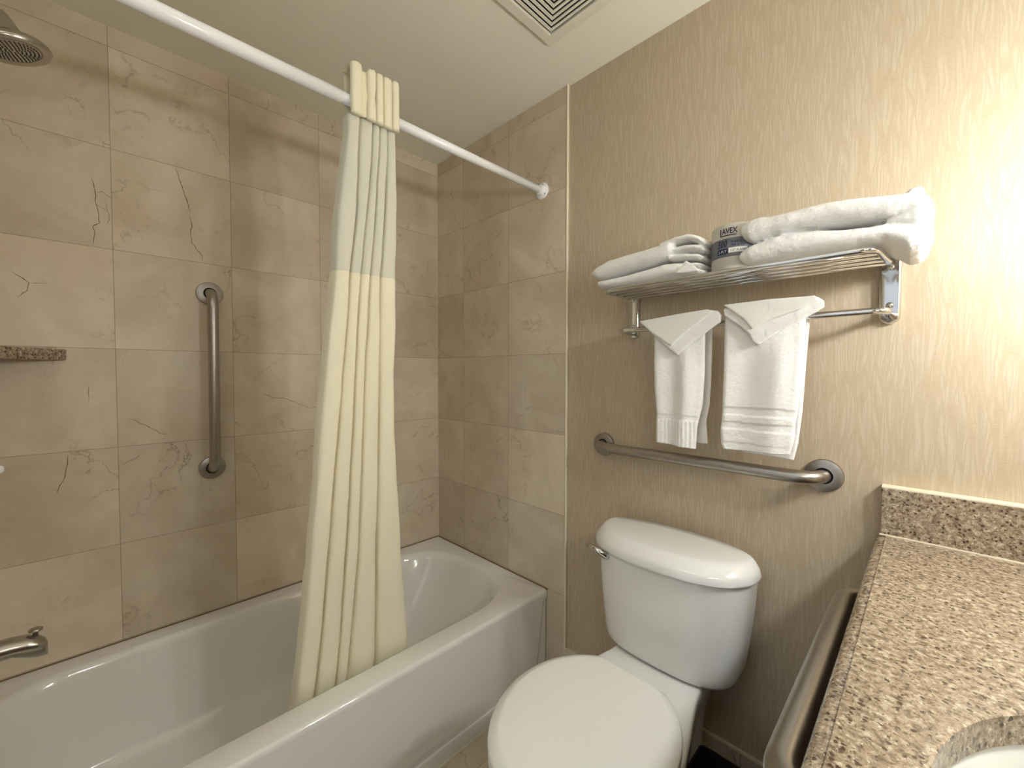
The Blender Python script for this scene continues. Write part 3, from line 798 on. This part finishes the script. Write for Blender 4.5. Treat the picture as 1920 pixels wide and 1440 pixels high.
# ---- folded towels: soft lobes joined and smoothed into one cloth body
def lobe(b, st, n=2.6, seg=40):
    rings = []
    for (x, yc, zc, ry, rz) in st:
        rg = []
        for k in range(seg):
            a = 2*PI*k/seg; c_, s_ = math.cos(a), math.sin(a)
            rg.append(Vector((x, yc+ry*math.copysign(abs(c_)**(2/n), c_), zc+rz*math.copysign(abs(s_)**(2/n), s_))))
        rings.append(rg)
    b.loft(rings)
def dense(st, m=5):
    out = []
    for i in range(len(st)-1):
        for k in range(m):
            u = k/m; u2_ = u
            out.append(tuple(st[i][j]*(1-u2_)+st[i+1][j]*u2_ for j in range(5)))
    out.append(st[-1]); return out
def softbody(b, name, mat, par, vox=0.0035, it=4, amp=0.0016, sc=0.02, smooth=0.5):
    o = b.make(name, mat, par)
    r = o.modifiers.new('remesh', 'REMESH'); r.mode = 'VOXEL'; r.voxel_size = vox; r.use_smooth_shade = True
    s_ = o.modifiers.new('smooth', 'SMOOTH'); s_.iterations = it; s_.factor = smooth
    tx = bpy.data.textures.new(name+'_soft', 'CLOUDS'); tx.noise_scale = sc; tx.noise_depth = 2
    d = o.modifiers.new('soft', 'DISPLACE'); d.texture = tx; d.strength = amp*1.3; d.mid_level = 0.5; d.texture_coords = 'LOCAL'
    tx2 = bpy.data.textures.new(name+'_pile', 'CLOUDS'); tx2.noise_scale = 0.0045; tx2.noise_depth = 1
    d2 = o.modifiers.new('pile', 'DISPLACE'); d2.texture = tx2; d2.strength = 0.0009; d2.mid_level = 0.5; d2.texture_coords = 'LOCAL'
    return o
YT = -0.112
def squeeze_end(b):
    for v in b.V:
        if v.x > 1.30: v.x = 1.30+(v.x-1.30)*0.84
ST = SZ+0.0055      # top of the shelf rails
# stack at the tub end of the shelf: lower towel
b = B()
lobe(b, dense([(1.096, YT, 1.484, .080, .004), (1.102, YT, 1.480, .093, .013), (1.125, YT, 1.4775, .098, .0155), (1.18, YT, 1.4785, .098, .0165), (1.25, YT, 1.4825, .098, .0195), (1.30, YT, 1.4865, .098, .0215), (1.338, YT, 1.484, .096, .020), (1.352, YT, 1.484, .090, .014), (1.356, YT, 1.484, .08, .006)]))
lobe(b, dense([(1.32, YT, 1.481, .09, .010), (1.36, YT+.002, 1.4735, .094, .0095), (1.398, YT+.003, 1.4715, .094, .0075), (1.409, YT+.004, 1.471, .09, .003)]))
lobe(b, dense([(1.32, YT+.004, 1.497, .086, .009), (1.36, YT+.004, 1.492, .088, .0090), (1.393, YT+.006, 1.489, .088, .0078), (1.404, YT+.006, 1.489, .085, .003)]))
# turned-out corner
b.loft([[Vector((1.338, -0.209, 1.470)), Vector((1.372, -0.212, 1.497)), Vector((1.398, -0.209, 1.480)), Vector((1.406, -0.205, 1.468))], [Vector((1.338, -0.204, 1.470)), Vector((1.372, -0.207, 1.497)), Vector((1.398, -0.204, 1.480)), Vector((1.406, -0.200, 1.468))]])
squeeze_end(b); tw = softbody(b, 'folded_towel', M_TERRY, None, 0.0022, 3, 0.0014)
tw.location.z = 0.0018; tag(tw, 'lower white folded towel of the stack at the tub end of the chrome shelf', 'towel', 'folded towels on the chrome shelf')
# upper towel
b = B()
lobe(b, dense([(1.076, YT, 1.513, .080, .004), (1.081, YT, 1.512, .092, .013), (1.098, YT, 1.514, .100, .0215), (1.135, YT, 1.522, .101, .027), (1.19, YT, 1.5265, .101, .0265), (1.25, YT, 1.5305, .101, .026), (1.295, YT, 1.535, .101, .025), (1.316, YT, 1.539, .100, .023), (1.326, YT, 1.541, .096, .016), (1.329, YT, 1.542, .088, .008)]))
lobe(b, dense([(1.29, YT, 1.551, .094, .010), (1.335, YT, 1.556, .099, .010), (1.375, YT, 1.556, .099, .0105), (1.396, YT, 1.549, .099, .0105), (1.408, YT, 1.543, .096, .0085), (1.413, YT, 1.539, .09, .003)]))
lobe(b, dense([(1.31, YT+.003, 1.532, .092, .010), (1.36, YT+.004, 1.534, .094, .0100), (1.396, YT+.004, 1.529, .094, .0095), (1.409, YT+.005, 1.525, .09, .004)]))
lobe(b, dense([(1.31, YT+.005, 1.516, .090, .008), (1.36, YT+.006, 1.513, .092, .0090), (1.394, YT+.007, 1.508, .092, .0080), (1.405, YT+.008, 1.506, .088, .003)]))
squeeze_end(b); tw = softbody(b, 'folded_towel', M_TERRY, None, 0.0022, 3, 0.0014)
tw.location.z = 0.0025; tag(tw, 'upper white folded towel of the stack at the tub end of the chrome shelf', 'towel', 'folded towels on the chrome shelf')
# thick towel folded double beyond the paper roll
b = B()
lobe(b, dense([(1.476, YT+.005, 1.543, .080, .008), (1.482, YT, 1.543, .092, .020), (1.497, YT, 1.543, .099, .029), (1.518, YT, 1.545, .100, .0285), (1.535, YT, 1.5445, .100, .0235), (1.57, YT, 1.5455, .101, .0225), (1.61, YT, 1.546, .101, .024), (1.65, YT, 1.5435, .101, .026), (1.69, YT, 1.537, .101, .0275), (1.73, YT, 1.530, .101, .027), (1.755, YT, 1.530, .101, .024), (1.772, YT, 1.527, .099, .020), (1.782, YT, 1.523, .092, .012), (1.785, YT, 1.522, .085, .006)]))
lobe(b, dense([(1.474, YT, 1.485, .080, .006), (1.480, YT, 1.486, .092, .016), (1.50, YT, 1.490, .099, .0245), (1.55, YT, 1.4945, .100, .0295), (1.61, YT, 1.4925, .100, .0285), (1.66, YT, 1.486, .100, .0235), (1.70, YT, 1.4845, .100, .0200), (1.722, YT, 1.4845, .100, .0205), (1.739, YT, 1.478, .100, .025), (1.756, YT, 1.472, .099, .033), (1.770, YT, 1.474, .096, .033), (1.780, YT, 1.478, .088, .026), (1.784, YT, 1.485, .08, .012)]))
lobe(b, dense([(1.725, YT, 1.503, .088, .006), (1.745, YT, 1.502, .094, .020), (1.766, YT, 1.500, .098, .045), (1.778, YT, 1.500, .095, .040), (1.787, YT, 1.502, .088, .022)]))
lobe(b, dense([(1.748, YT-.05, 1.545, .03, .004), (1.756, YT-.05, 1.548, .036, .010), (1.768, YT-.05, 1.548, .036, .010), (1.775, YT-.05, 1.545, .03, .004)], 3))
tw = softbody(b, 'folded_towel', M_TERRY, None, 0.0024, 4, 0.0018)
tw.location.z = 0.0018; tag(tw, 'thick white bath towel folded double beside the paper roll, drooping over the shelf end', 'towel', 'folded towels on the chrome shelf')

# ================================================================== TISSUE ROLL with printed wrapper
ro = thing('toilet_paper_roll', (RC[0], RC[1], ST), 'wrapped toilet paper roll with grey band and navy print between the folded towels', 'toilet paper')
RZ0, RZ1 = ST+0.0005, ST+0.112
b = B(); b.lathe((RC[0], RC[1], 0), (0, 0, 1), [(RZ0, RR-0.006), (RZ0+0.003, RR-0.001), (RZ0+0.006, RR), (RZ1-0.008, RR), (RZ1-0.003, RR-0.002), (RZ1, RR-0.008), (RZ1+0.0005, 0.022), (RZ1-0.004, 0.018), (RZ1-0.01, 0.004)], 72)
b.make('wrapper', M_WRAP, ro)
def cylp(phi, z, r): return Vector((RC[0]+r*math.sin(phi), RC[1]-r*math.cos(phi), z))
def cyl_patch(p0, p1, z0, z1, r, name, mat, par, n=40):
    b = B()
    rin = r-0.0004
    b.loft([[cylp(p0+(p1-p0)*k/n, z0, r) for k in range(n+1)], [cylp(p0+(p1-p0)*k/n, z1, r) for k in range(n+1)]], False, False, closed=False)
    return b.make(name, mat, par)
Zg0, Zg1 = 1.4955, 1.5385
band = cyl_patch(-PI, PI, Zg0, Zg1, RR+0.0003, 'printed_band', M_GREY, ro, 90)
def text_on(txt, phi0, z, size, mat, r, name='print', shear=0.0, bold=0.0, xs=1.0, par=None):
    cu = bpy.data.curves.new('t', 'FONT'); cu.body = txt; cu.size = size; cu.shear = shear; cu.offset = bold; cu.resolution_u = 2
    ob = bpy.data.objects.new('t', cu); COL.objects.link(ob)
    dg = bpy.context.evaluated_depsgraph_get(); me = bpy.data.meshes.new_from_object(ob.evaluated_get(dg))
    bpy.data.objects.remove(ob)
    V = [cylp(phi0+v.co.x*xs/RR, z+v.co.y, r) for v in me.vertices]; F = [tuple(p.vertices) for p in me.polygons]
    bpy.data.meshes.remove(me)
    return mk(name, V, F, mat, par or ro, False)
A0 = -0.36
r1 = RR+0.0006; r2_ = RR+0.0009
# brand word with its L-shaped underline
text_on('AVEX', A0+0.085, 1.5490, 0.0185, M_NAVY, r1, 'brand_print', bold=0.0003, xs=0.72)
b = B()
def cp(b, p0, p1, z0, z1, r, n=20):
    b.loft([[cylp(p0+(p1-p0)*k/n, z0, r) for k in range(n+1)], [cylp(p0+(p1-p0)*k/n, z1, r) for k in range(n+1)]], False, False, closed=False)
cp(b, A0, A0+0.046, 1.5440, 1.5620, r1); cp(b, A0, A0+0.70, 1.5440, 1.5462, r1)
b.make('brand_underline', M_NAVY, ro)
text_on('500', A0-0.12, 1.5185, 0.0225, M_NAVY, r1, 'count_print', shear=0.18, bold=0.0004, xs=0.66, par=band)
text_on('SHEETS', A0+0.47, 1.5262, 0.0070, M_NAVY, r1, 'sheets_print', bold=0.0001, par=band)
text_on('PER ROLL', A0+0.47, 1.5190, 0.0070, M_NAVY, r1, 'sheets_print', bold=0.0001, par=band)
b = B(); cp(b, A0-0.13, A0+0.36, 1.5025, 1.5150, r1); pb = b.make('ply_box', M_NAVY, band)
text_on('2-PLY', A0-0.08, 1.5052, 0.0100, M_PAPER, r2_, 'ply_print', shear=0.15, bold=0.0, xs=0.80, par=band)
b = B(); cp(b, A0+0.38, A0+1.15, 1.5040, 1.5155, r1); b.make('size_box', M_PAPER, band)
text_on('3.5" X 4.06"', A0+0.45, 1.5072, 0.0072, M_NAVY, r2_, 'size_print', xs=0.95, par=band)

# ================================================================== HANGING CLOTHS
def panel(b, L, R, yf, t, fold=None, thick=None, nu=40, nv=110):
    """cloth panel between left edge L and right edge R (tables of (z, x)); front surface at y = yf - fold"""
    z1 = max(p[0] for p in L); z0 = min(p[0] for p in L)
    zr1 = max(p[0] for p in R); zr0 = min(p[0] for p in R)
    Fv = []; Bv = []
    for j in range(nv+1):
        f = j/nv
        zl = z0+(z1-z0)*f; zr = zr0+(zr1-zr0)*f
        xl = lerp_tab(L, zl); xr = lerp_tab(R, zr)
        for i in range(nu+1):
            u = i/nu; x = xl+(xr-xl)*u; z = zl+(zr-zl)*u
            fo = fold(u, z) if fold else 0.0
            th = t*(thick(z) if thick else 1.0)
            e = min(1.0, min(u, 1-u)*nu/2.0)**0.5 if u not in (0, 1) else 0.0
            Fv.append(Vector((x, yf-fo-th*0.5*(0.25+0.75*e), z))); Bv.append(Vector((x, yf-fo+th*0.5*(0.25+0.75*e), z)))
    W_ = nu+1; n = len(Fv); F = []
    for j in range(nv):
        for i in range(nu):
            a = j*W_+i; F.append((a, a+1, a+W_+1, a+W_)); F.append((n+a, n+a+W_, n+a+W_+1, n+a+1))
    for j in range(nv):
        a = j*W_; F.append((a, a+W_, n+a+W_, n+a)); a = j*W_+nu; F.append((a, n+a, n+a+W_, a+W_))
    for i in range(nu):
        F.append((i, n+i, n+i+1, i+1)); a = nv*W_+i; F.append((a, a+1, n+a+1, n+a))
    b.add(Fv+Bv, F)
def cloth_noise(V, amp=0.0007):
    for v in V:
        q = Vector(v); k = noise.noise(q*330)*amp + noise.noise(q*120)*amp*0.8
        v.y -= k
def slab(pts, y0, y1):
    b = B(); b.loft([[Vector((x, y, z)) for x, z in pts] for y in (y0, y1)]); return b

# washcloth
wc = thing('washcloth', (1.30, -0.09, 1.35), 'narrow white washcloth with turned-down corner, the one nearer the tub', 'washcloth', 'cloths hung over the chrome bar')
def fold1(u, z):
    k = max(0.0, min(1.0, (1.36-z)/0.12))
    return k*(0.0035*math.sin(u*PI*2*1.6+0.8) + 0.0045*math.exp(-((u-0.62)/0.16)**2)) + 0.0015*noise.noise(Vector((u*3, z*9, 0)))
def th1(z):
    if 1.093 < z < 1.107: return 0.55
    return 1.0
b = B()
panel(b, [(1.365, 1.232), (1.252, 1.232), (1.176, 1.235), (1.107, 1.242), (1.084, 1.241), (1.026, 1.242)], [(1.365, 1.371), (1.222, 1.370), (1.138, 1.366), (1.08, 1.353), (1.019, 1.350)], -0.108, 0.010, fold1, th1)
for v in b.V:
    if v.z < 1.092: v.y -= 0.0012*math.sin(v.x*620)*(1 if 1.26 < v.x < 1.35 else 0.3)
cloth_noise(b.V); b.make('front_layer', M_TERRY, wc)
b = B()
panel(b, [(1.365, 1.262), (1.03, 1.30)], [(1.365, 1.3775), (1.222, 1.3765), (1.136, 1.373), (1.100, 1.3665), (1.088, 1.3655), (1.033, 1.3700)], -0.0745, 0.009, lambda u, z: 0.002*math.sin(u*9), lambda z: 0.6 if 1.093 < z < 1.105 else 1.0)
cloth_noise(b.V); b.make('back_layer', M_TERRY, wc)
b = B(); rr = []
for k in range(13):      # over the bar
    a = PI*k/12
    rr.append([Vector((1.238+0.135*q/14, -0.091+0.0185*math.cos(a), 1.358+0.016*math.sin(a))) for q in range(15)])
b.loft(rr, False, False, closed=False); cloth_noise(b.V); o = b.make('top_bend', M_TERRY, wc)
s_ = o.modifiers.new('solid', 'SOLIDIFY'); s_.thickness = 0.009; s_.offset = 0; sub(o, 1)
b = slab([(1.193, 1.370), (1.26, 1.376), (1.332, 1.381), (1.39, 1.384), (1.408, 1.381), (1.4155, 1.369), (1.413, 1.352), (1.387, 1.334), (1.347, 1.306), (1.305, 1.271), (1.296, 1.278), (1.265, 1.304), (1.236, 1.330)], -0.127, -0.116)
fl1 = softbody(b, 'corner_flap', M_TERRY, wc, 0.0025, 3, 0.0012)
b = slab([(1.196, 1.371), (1.26, 1.377), (1.332, 1.383), (1.385, 1.386), (1.398, 1.378), (1.333, 1.334), (1.290, 1.297), (1.236, 1.334)], -0.133, -0.126)
o = softbody(b, 'flap_upper_layer', M_WEAVE, fl1, 0.0022, 2, 0.0006)

# hand towel
ht = thing('hand_towel', (1.50, -0.09, 1.35), 'wide white hand towel with ribbed bands and folded corner hung next to the washcloth', 'towel', 'cloths hung over the chrome bar')
def fold2(u, z):
    k = max(0.0, min(1.0, (1.36-z)/0.10))
    return k*(0.0032*math.sin(u*PI*2*1.3+2.2) + 0.003*math.exp(-((u-0.75)/0.12)**2)) + 0.0014*noise.noise(Vector((u*3, z*8, 4)))
def th2(z):
    for a, c in ((1.1185, 1.138), (1.083, 1.1005)):
        if a < z < c: return 0.50
    if z < 1.050: return 0.75
    return 1.0
b = B()
panel(b, [(1.365, 1.420), (1.222, 1.420), (1.127, 1.418), (1.100, 1.4165), (1.083, 1.4145), (1.045, 1.416), (1.030, 1.422)], [(1.365, 1.590), (1.247, 1.585), (1.15, 1.579), (1.101, 1.573), (1.080, 1.5735), (1.064, 1.571), (1.034, 1.564)], -0.109, 0.012, fold2, th2, 44, 130)
cloth_noise(b.V); b.make('front_layer', M_TERRY, ht)
b = B()
panel(b, [(1.365, 1.426), (1.022, 1.455)], [(1.365, 1.5925), (1.248, 1.586), (1.135, 1.581), (1.060, 1.574), (1.018, 1.566)], -0.0745, 0.010, lambda u, z: 0.0015*math.sin(u*8))
cloth_noise(b.V); b.make('back_layer', M_TERRY, ht)
b = B(); rr = []
for k in range(13):
    a = PI*k/12
    rr.append([Vector((1.426+0.160*q/14, -0.091+0.0185*math.cos(a), 1.358+0.016*math.sin(a))) for q in range(15)])
b.loft(rr, False, False, closed=False); cloth_noise(b.V); o = b.make('top_bend', M_TERRY, ht)
s_ = o.modifiers.new('solid', 'SOLIDIFY'); s_.thickness = 0.010; s_.offset = 0; sub(o, 1)
b = slab([(1.4225, 1.384), (1.474, 1.388), (1.53, 1.391), (1.581, 1.390), (1.612, 1.389), (1.624, 1.379), (1.625, 1.366), (1.582, 1.341), (1.542, 1.320), (1.499, 1.290), (1.487, 1.299), (1.483, 1.314), (1.464, 1.334), (1.424, 1.366)], -0.131, -0.117)
fl2 = softbody(b, 'corner_flap', M_TERRY, ht, 0.0025, 3, 0.0012)
b = slab([(1.4225, 1.392), (1.474, 1.393), (1.53, 1.394), (1.581, 1.392), (1.609, 1.391), (1.618, 1.380), (1.582, 1.364), (1.531, 1.348), (1.489, 1.328), (1.484, 1.333), (1.468, 1.355), (1.448, 1.371)], -0.138, -0.130)
o = softbody(b, 'flap_upper_layer', M_WEAVE, fl2, 0.0022, 2, 0.0006)

# ================================================================== VANITY
CZ = 0.868
SC = (2.000, -0.743); SA = (0.205, 0.248)
vn = thing('countertop', (2.0, -0.7, 0.838), 'speckled beige granite vanity countertop with an oval sink cutout', 'countertop')
YE = -1.60
b = B()
# top with the oval hole: rings from the hole outward to a rectangle outline
n = 128
def ell(ax_, ay_, z): return [Vector((SC[0]+ax_*math.cos(2*PI*k/n), SC[1]+ay_*math.sin(2*PI*k/n), z)) for k in range(n)]
def rectray(x0, x1, y0, y1, z):
    out = []
    for k in range(n):
        a = 2*PI*k/n; c_, s_ = math.cos(a), math.sin(a); ts = []
        if c_ > 1e-9: ts.append((x1-SC[0])/c_)
        if c_ < -1e-9: ts.append((x0-SC[0])/c_)
        if s_ > 1e-9: ts.append((y1-SC[1])/s_)
        if s_ < -1e-9: ts.append((y0-SC[1])/s_)
        t_ = min(ts); out.append(Vector((SC[0]+c_*t_, SC[1]+s_*t_, z)))
    # snap the four nearest to corners
    for cx, cy in ((x0, y0), (x0, y1), (x1, y0), (x1, y1)):
        i = min(range(n), key=lambda q: (out[q].x-cx)**2+(out[q].y-cy)**2); out[i] = Vector((cx, cy, z))
    return out
CX0 = 1.7285; CX1 = XR-0.001; CY1 = 0.010
b.loft([rectray(CX0, CX1, YE, CY1, CZ-0.032), rectray(CX0, CX1, YE, CY1, CZ), ell(SA[0]+0.0025, SA[1]+0.0025, CZ), ell(SA[0]+0.0005, SA[1]+0.0005, CZ-0.001), ell(SA[0], SA[1], CZ-0.004), ell(SA[0], SA[1], CZ-0.032), rectray(CX0, CX1, YE, CY1, CZ-0.032)], False, False)
o = b.make('slab', M_GRAN, vn); smooth_ang(o, 30)
# moulded front edge: a small step and a bullnose
prof = [(1.7285, CZ), (1.7275, CZ-0.0003), (1.7270, CZ-0.0022), (1.7235, CZ-0.0030), (1.7190, CZ-0.0042), (1.7150, CZ-0.0066), (1.7120, CZ-0.0102), (1.7105, CZ-0.015), (1.7105, CZ-0.021), (1.7120, CZ-0.027), (1.7150, CZ-0.031), (1.7200, CZ-0.034), (1.7285, CZ-0.034)]
b = B(); b.loft([[Vector((x, y, z)) for x, z in prof] for y in (YE, -0.9, -0.4, CY1)])
o = b.make('moulded_edge', M_GRAN, vn); smooth_ang(o, 35)
# backsplash
bs = B().box(1.7185, CX1, -0.019, 0.0105, CZ+0.0006, 0.972).make('backsplash', M_GRAN, smooth=False); bev(bs, 0.0015, 2)
tag(bs, 'low granite backsplash standing on the countertop along the papered wall', 'backsplash')
struct(B().box(1.7185, CX1, -0.0185, 0.0108, 0.9722, 0.9750).make('trim_7', M_PAINT, smooth=False))
struct(B().box(1.7170, CX1, -0.0215, -0.0188, CZ-0.0005, CZ+0.0028).make('trim_8', M_PAINT, smooth=False))
# sink basin under the cutout
sk = thing('sink', (SC[0], SC[1], 0.68), 'white oval ceramic sink basin set under the granite countertop', 'sink')
b = B()
pf = [(1.10, 0.8355), (1.04, 0.8355), (1.02, 0.834), (1.0, 0.826), (0.985, 0.805), (0.955, 0.775), (0.89, 0.742), (0.78, 0.716), (0.60, 0.700), (0.40, 0.692), (0.20, 0.688), (0.09, 0.687)]
inner = [[Vector((SC[0]+SA[0]*s*math.cos(2*PI*k/n), SC[1]+SA[1]*s*math.sin(2*PI*k/n), z)) for k in range(n)] for s, z in pf]
outer = [[Vector((SC[0]+(SA[0]*s+0.012)*math.cos(2*PI*k/n), SC[1]+(SA[1]*s+0.012)*math.sin(2*PI*k/n), z-0.012)) for k in range(n)] for s, z in pf]
b.loft(outer[::-1] + inner, True, True)
o = b.make('basin', M_SINK, sk); smooth_ang(o, 60)
b = B(); b.lathe((SC[0], SC[1], 0.6872), (0, 0, 1), [(0, 0.030), (0.003, 0.029), (0.0035, 0.022), (0.001, 0.018), (0.0015, 0.002)]); b.make('drain', M_CHROME, sk)
# cabinet below
vc = thing('vanity_cabinet', (2.0, -0.8, 0), 'dark wooden vanity cabinet under the granite countertop', 'cabinet')
b = B(); b.box(1.765, 1.783, YE+0.01, 0.0, 0.10, CZ-0.034); b.box(1.783, CX1, -0.018, 0.0, 0.0, CZ-0.034); b.box(1.783, CX1, YE+0.01, YE+0.028, 0.0, CZ-0.034); b.box(1.783, CX1, YE+0.028, -0.018, 0.05, 0.10); b.box(1.80, 1.815, YE+0.02, -0.01, 0.0, 0.10)
b.make('cabinet_body', M_CAB, vc, False)
for k in range(3):
    y1 = -0.03-k*0.51
    b = B(); b.box(1.748, 1.765, y1-0.49, y1, 0.12, 0.66); o = b.make('door', M_CAB, vc, False); bev(o, 0.003, 2)
# bar along the front of the counter
t = thing('grab_bar', (1.765, -0.45, 0.79), 'brushed metal bar fixed along the front edge of the granite countertop', 'grab bar')
b = B()
pts = bend([(1.764, -0.205, 0.790), (1.684, -0.205, 0.790), (1.684, -0.745, 0.790), (1.764, -0.745, 0.790)], 0.045, 10)
b.tube(pts, 0.0195, 36); b.make('bar', M_STEEL, t)
for y in (-0.205, -0.745):
    b = B(); b.lathe((1.765, y, 0.790), (-1, 0, 0), [(0, 0.038), (0.006, 0.038), (0.010, 0.030), (0.011, 0.020)], 40); b.make('flange', M_STEELD, t)

# waste bin in the gap between toilet and vanity
def binring(i, z):
    t_ = 0.008*(1-z/0.300)
    return rrect(1.408+t_+i, 1.640-t_-i, -0.375+t_+i, -0.190-t_-i, 0.012, z, 6)
b = B(); b.loft([binring(0, 0.001), binring(0, 0.287), binring(-0.003, 0.289), binring(-0.003, 0.298), binring(0.003, 0.300), binring(0.003, 0.01)])
o = b.make('waste_bin', M_BROWN); smooth_ang(o, 40)
tag(o, 'dark brown waste bin in the shadow between the toilet and the vanity', 'waste bin')

# ================================================================== LAMPS (sconce beside the mirror, added fill lamps; all out of frame)
def sconce(y, label, lm=None):
    t = thing('wall_sconce', (XR, y, 1.53), label, 'wall lamp', 'sconces beside the vanity mirror')
    b = B(); b.box(XR-0.018, XR, y-0.15, y+0.15, 1.495, 1.565); o = b.make('back_plate', M_NICK, t, False); bev(o, 0.006, 3)
    for dy in (-0.105, 0.105):
        b = B(); b.lathe((XR-0.016, y+dy, 1.53), (-1, 0, 0), [(0, 0.022), (0.004, 0.022), (0.010, 0.012), (0.030, 0.012), (0.034, 0.026), (0.046, 0.026)], 28); a_ = b.make('arm', M_NICK, t)
        b = B(); b.lathe((XR-0.105, y+dy, 1.53), (1, 0, 0), [(-0.048*math.cos(PI*k/16), max(0.0005, 0.048*math.sin(PI*k/16))) for k in range(17)], 32)
        b.make('lamp_shade', lm or M_LAMP, t)
sconce(-0.325, 'pair of glowing glass globes on a wall plate beside the mirror at the papered wall')
sconce(-1.30, 'added unseen fill lamp: pair of dimmer glass globes on a wall plate towards the doorway', M_LAMPFILL)  # added fill pair, brightens the sink; only the first sconce is the key light
mt = thing('wall_mirror', (XR, -0.82, 1.2), 'large frameless mirror over the vanity', 'mirror')
B().box(XR-0.006, XR-0.0005, -1.14, -0.50, 0.99, 1.95).make('mirror_glass', plain('mirror', (0.85, 0.87, 0.86), 0.02, metal=1.0), mt, False)

cl = thing('ceiling_fill_light', (1.50, -1.85, ZC), 'added unseen fill panel, flat and glowing, under the ceiling near the doorway', 'added fill light')  # no such fixture known: glowing panel added behind the camera as soft fill
B().box(1.03, 1.97, -2.07, -1.63, ZC-0.035, ZC-0.0005).make('fill_housing', M_PAINT, cl, False)
B().box(1.05, 1.95, -2.05, -1.65, ZC-0.050, ZC-0.034).make('fill_panel', M_CEILFILL, cl, False)
